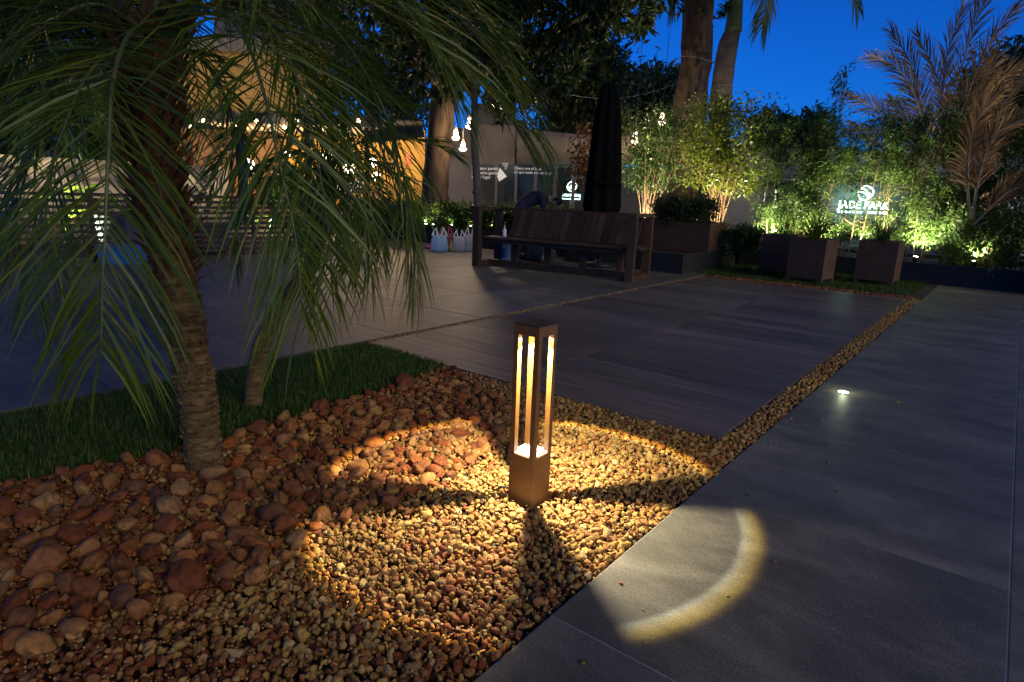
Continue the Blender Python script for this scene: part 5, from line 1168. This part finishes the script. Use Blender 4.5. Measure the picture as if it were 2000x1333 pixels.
# tall building behind with a lit parapet band
up = thing('tall_building', 'tall concrete building with a warm lit band above the restaurant', 'building', gz(470, 440, 23))
part(up, 'lit_band', pm('warm_lit_plaster', (.42, .28, .10), (.52, .35, .14), 1.2, .85, .2, 18), 200, 92, 640, 215, 23, .4); part(up, 'coping', 'concrete', 195, 82, 645, 91.7, 22.9, .6); part(up, 'lower_wall', 'concrete_dark', 200, 215.4, 640, 445, 23.1, .4); part(up, 'penthouse', 'concrete_dark', 420, -60, 600, 81, 25.5, 3.0)  # yellow lamp light on the band is put into its plaster colour
for x in (440, 490, 540): part(up, 'window', 'roof_dark', x, 5, x + 34, 60, 25.44, .05)
# red line in the plaza floor and a banner pole
q0, q1 = G(640, 458), G(706, 468); b = MB(); b.bar(q0 * np.array([1, 1, 0]) + np.array([0, 0, .004]), q1 * np.array([1, 1, 0]) + np.array([0, 0, .004]), .16, .012); tag(b.build('red_border', M['red_paint'], None, origin=q0), 'red strip laid in the plaza floor near the restaurant', 'floor strip')
bp_ = gz(372, 440, 13.2); o = thing('banner_pole', 'white pole with narrow red banner behind the slatted fence', 'banner', bp_); b = MB(); b.tube([bp_, at(371, 282, 13.2)], .035, 10); b.build('pole', M['white_plastic'], o, True); b = MB(); rect(b, 367.5, 292, 376, 372, 13.08, .02); b.build('cloth', M['red_paint'], o)

gw = thing('garden_wall', 'low pinkish plastered garden wall behind the slatted fence', 'wall', D(2, -12.6, 0))
MB().box(D(3.0, -12.6, .7), (.2, 7.0, 1.44), rz=DECK_ROT).build('wall_panel', pm('pink_plaster', (.42, .26, .19), (.50, .32, .24), 2, .85, .2, 20), gw)
for x in (1402, 1455, 1510, 1556, 1575):
    p_ = at(x, 352.5, 16.6); o = thing('porch_downlight', 'small round downlight under the flat house roof edge', 'downlight', p_, 'downlights under the house roof'); MB().lathe(p_, [(0, -.02), (.05, -.02), (.055, .03), (0, .03)], 14).build('lens', lensm if x > 1402 else em('porch_lens', (1.0, .96, .88), 25.0), o); lensm = bpy.data.materials['porch_lens']
    spot('porch_beam', o, p_ - np.array([0, 0, .04]), p_ - np.array([0, -.25, 1.0]), 10, 130, .7, (1.0, .95, .86), .05)

# ------------------------------------------------------------------ hanging lanterns
lan_m = em('lantern_glass', (1.0, .80, .56), 9.0)
red_c = pm('lantern_cap', (.45, .08, .03), (.5, .1, .04), 6, .5)
def lantern(px_, y0, y1, Y, label, drop):
    p0 = at(px_, y1, Y); h = at(px_, y0, Y)[2] - p0[2]; o = thing('hanging_lantern', label, 'lantern', p0)
    MB().lathe(p0, [(0, 0), (.045, .02 * h), (.075, .12 * h), (.085, .24 * h), (0, .24 * h)], 20).build('bowl', lan_m, o, True)
    MB().lathe(p0, [(0, .25 * h), (.088, .25 * h), (.08, .36 * h), (.055, .38 * h), (0, .38 * h)], 20).build('collar', M['roof_dark'], o, True)
    MB().lathe(p0, [(0, .39 * h), (.055, .39 * h), (.036, .80 * h), (0, .80 * h)], 20).build('chimney', lan_m, o, True)
    MB().lathe(p0, [(0, .81 * h), (.032, .81 * h), (.02, 1.0 * h), (0, 1.0 * h)], 16).build('cap', red_c, o, True)
    b = MB(); b.tube([p0 + np.array([0, 0, h * .99]), p0 + np.array([0, 0, h + drop])], .006, 5); b.build('cord', M['metal_dark'], o)
lantern(917, 224, 253, 14.2, 'glowing white lantern hanging highest beside the slim tree stem', 1.6)
lantern(890, 248, 275, 14.2, 'glowing white lantern with orange cap close to the thick trunk', 1.8)
lantern(904, 273, 296, 14.2, 'glowing white lantern hanging lowest of the three by the thick trunk', 2.1)
lantern(1292, 216, 245, 14.6, 'glowing white lantern hanging highest among the olive shrub leaves', 1.6)
lantern(1239, 252, 282, 14.6, 'glowing white lantern half hidden in the olive shrub beside the parasol', 1.8)
lantern(1266, 286, 314, 14.6, 'glowing white lantern hanging lowest in the olive shrub', 2.0)
for k, (x, y, Y_) in enumerate(((904, 262, 14.0), (1264, 268, 14.4))):
    point('lantern_light', bpy.data.objects['hanging_lantern' if k == 0 else 'hanging_lantern.003'], at(x, y, Y_), 85, (1.0, .70, .42), .12)
# cable from the parasol to the tall trunk
p0, p1 = at(1085, 178, 13.2), at(1345, 150, 15.0); b = MB(); b.tube([p0 + (p1 - p0) * u - np.array([0, 0, .28 * 4 * u * (1 - u)]) for u in np.linspace(0, 1, 16)], .0045, 5); tag(b.build('cable', pm('cable', (.12, .12, .115), None, 5, .6), None, True, origin=p0), 'thin pale cable strung from the crown to the tall trunk', 'cable')
b = MB(); c = at(1357, 122, 15.5); b.tube([c + np.array([math.cos(q) * .46, math.sin(q) * .46, .05 * math.sin(q * 2)]) for q in np.linspace(0, 2 * math.pi, 30)], .012, 5, False); b.build('tied_cord', bpy.data.materials['cable'], tt, True)

# ------------------------------------------------------------------ garden uplights
def uplight(p_, target, power, size, label, col=(1.0, .95, .80), group=None):
    o = thing('garden_spotlight', label, 'spotlight', p_, group); p_ = np.array(p_, float); d = norm(np.array(target) - p_); c = p_ + np.array([0, 0, .09])
    MB().tube([p_ - np.array([0, 0, .03]), c], .008, 6).build('spike', M['metal_dark'], o)
    MB().tube([c - d * .045, c + d * .04], .034, 14).build('housing', M['metal_dark'], o, True)
    MB().tube([c + d * .041, c + d * .046], .030, 14).build('lens', em('spot_lens', col, 30.0) if 'spot_lens' not in bpy.data.materials else bpy.data.materials['spot_lens'], o)
    spot('beam', o, c + d * .06, np.array(target), power, size, .6, col, .03); return o
gsp = 'garden spotlights under the bamboo screen'
for (s_, t_, pw) in ((11.62, -3.45, 260), (11.60, -2.70, 260), (11.62, -1.95, 260), (11.60, -1.20, 360), (11.60, -.45, 300), (11.55, .30, 260)):
    uplight(D(s_, t_, BEDH - .06), D(s_ + .60, t_ + .1, 2.4), pw, 120, 'small garden spotlight shining up at the foot of the bamboo', (1.0, .93, .72), gsp)
uplight(D(11.2, -4.55, BEDH - .06), at(1390, 250, 12.4), 430, 110, 'garden spotlight shining up into the lime green shrub', (1.0, .90, .60))
uplight(at(1262, 445, 12.9) * np.array([1, 1, 0]) + np.array([0, 0, .25]), at(1262, 250, 13.6), 330, 110, 'garden spotlight at the foot of the olive green shrub', (1.0, .93, .68))
for k, px_ in enumerate((815, 865, 905, 945, 1000, 1060, 1110)):
    p_ = at(px_, 440, [13.75, 13.6, 13.45, 13.3, 13.1, 12.85, 12.6][k]); p_ = p_ + np.array([.15, .20, 0]); p_[2] = .27
    uplight(p_, p_ + np.array([.1, .2, 1.0]), 22, 140, 'small garden spotlight under the low hedge', (1.0, .95, .72), 'garden spotlights under the low hedge')
uplight(gz(845, 440, 13.7, .27), at(858, 180, 14.6), 30, 70, 'garden spotlight shining up the thick tree trunk', (1.0, .68, .36))
uplight(gz(1352, 440, 14.4, .25), at(1352, 150, 15.3), 5, 60, 'garden spotlight shining up the tall straight trunk', (1.0, .85, .62))
uplight(gz(1405, 440, 15.9, .25), at(1415, 80, 17), 22, 50, 'garden spotlight shining up the royal palm', (1.0, .82, .62))
for k, s_ in enumerate((1.6, 3.2, 4.8, 6.2)):
    p_ = D(s_, -10.15, 0); uplight(p_, D(s_, -11.2, 2.6), 330, 130, 'small garden spotlight behind the slatted fence', (.88, 1.0, .62), 'garden spotlights behind the fence')
uplight(gz(1940, 470, 12.4, .25), at(1920, 150, 12.3), 1100, 90, 'garden spotlight shining up the dry palm clump', (1.0, .80, .58))
uplight(gz(1965, 470, 13.1, .1), at(1962, 380, 13.6), 40, 120, 'garden spotlight washing the grey end wall', (.95, .97, 1.0))
for k, x in enumerate((300, 430, 560)):
    p_ = at(x, 225, 21.6); uplight(p_, at(x, 130, 23.0), 42, 140, 'wall washer lamp under the lit band of the tall building', (1.0, .70, .26), 'wall washers on the tall building')
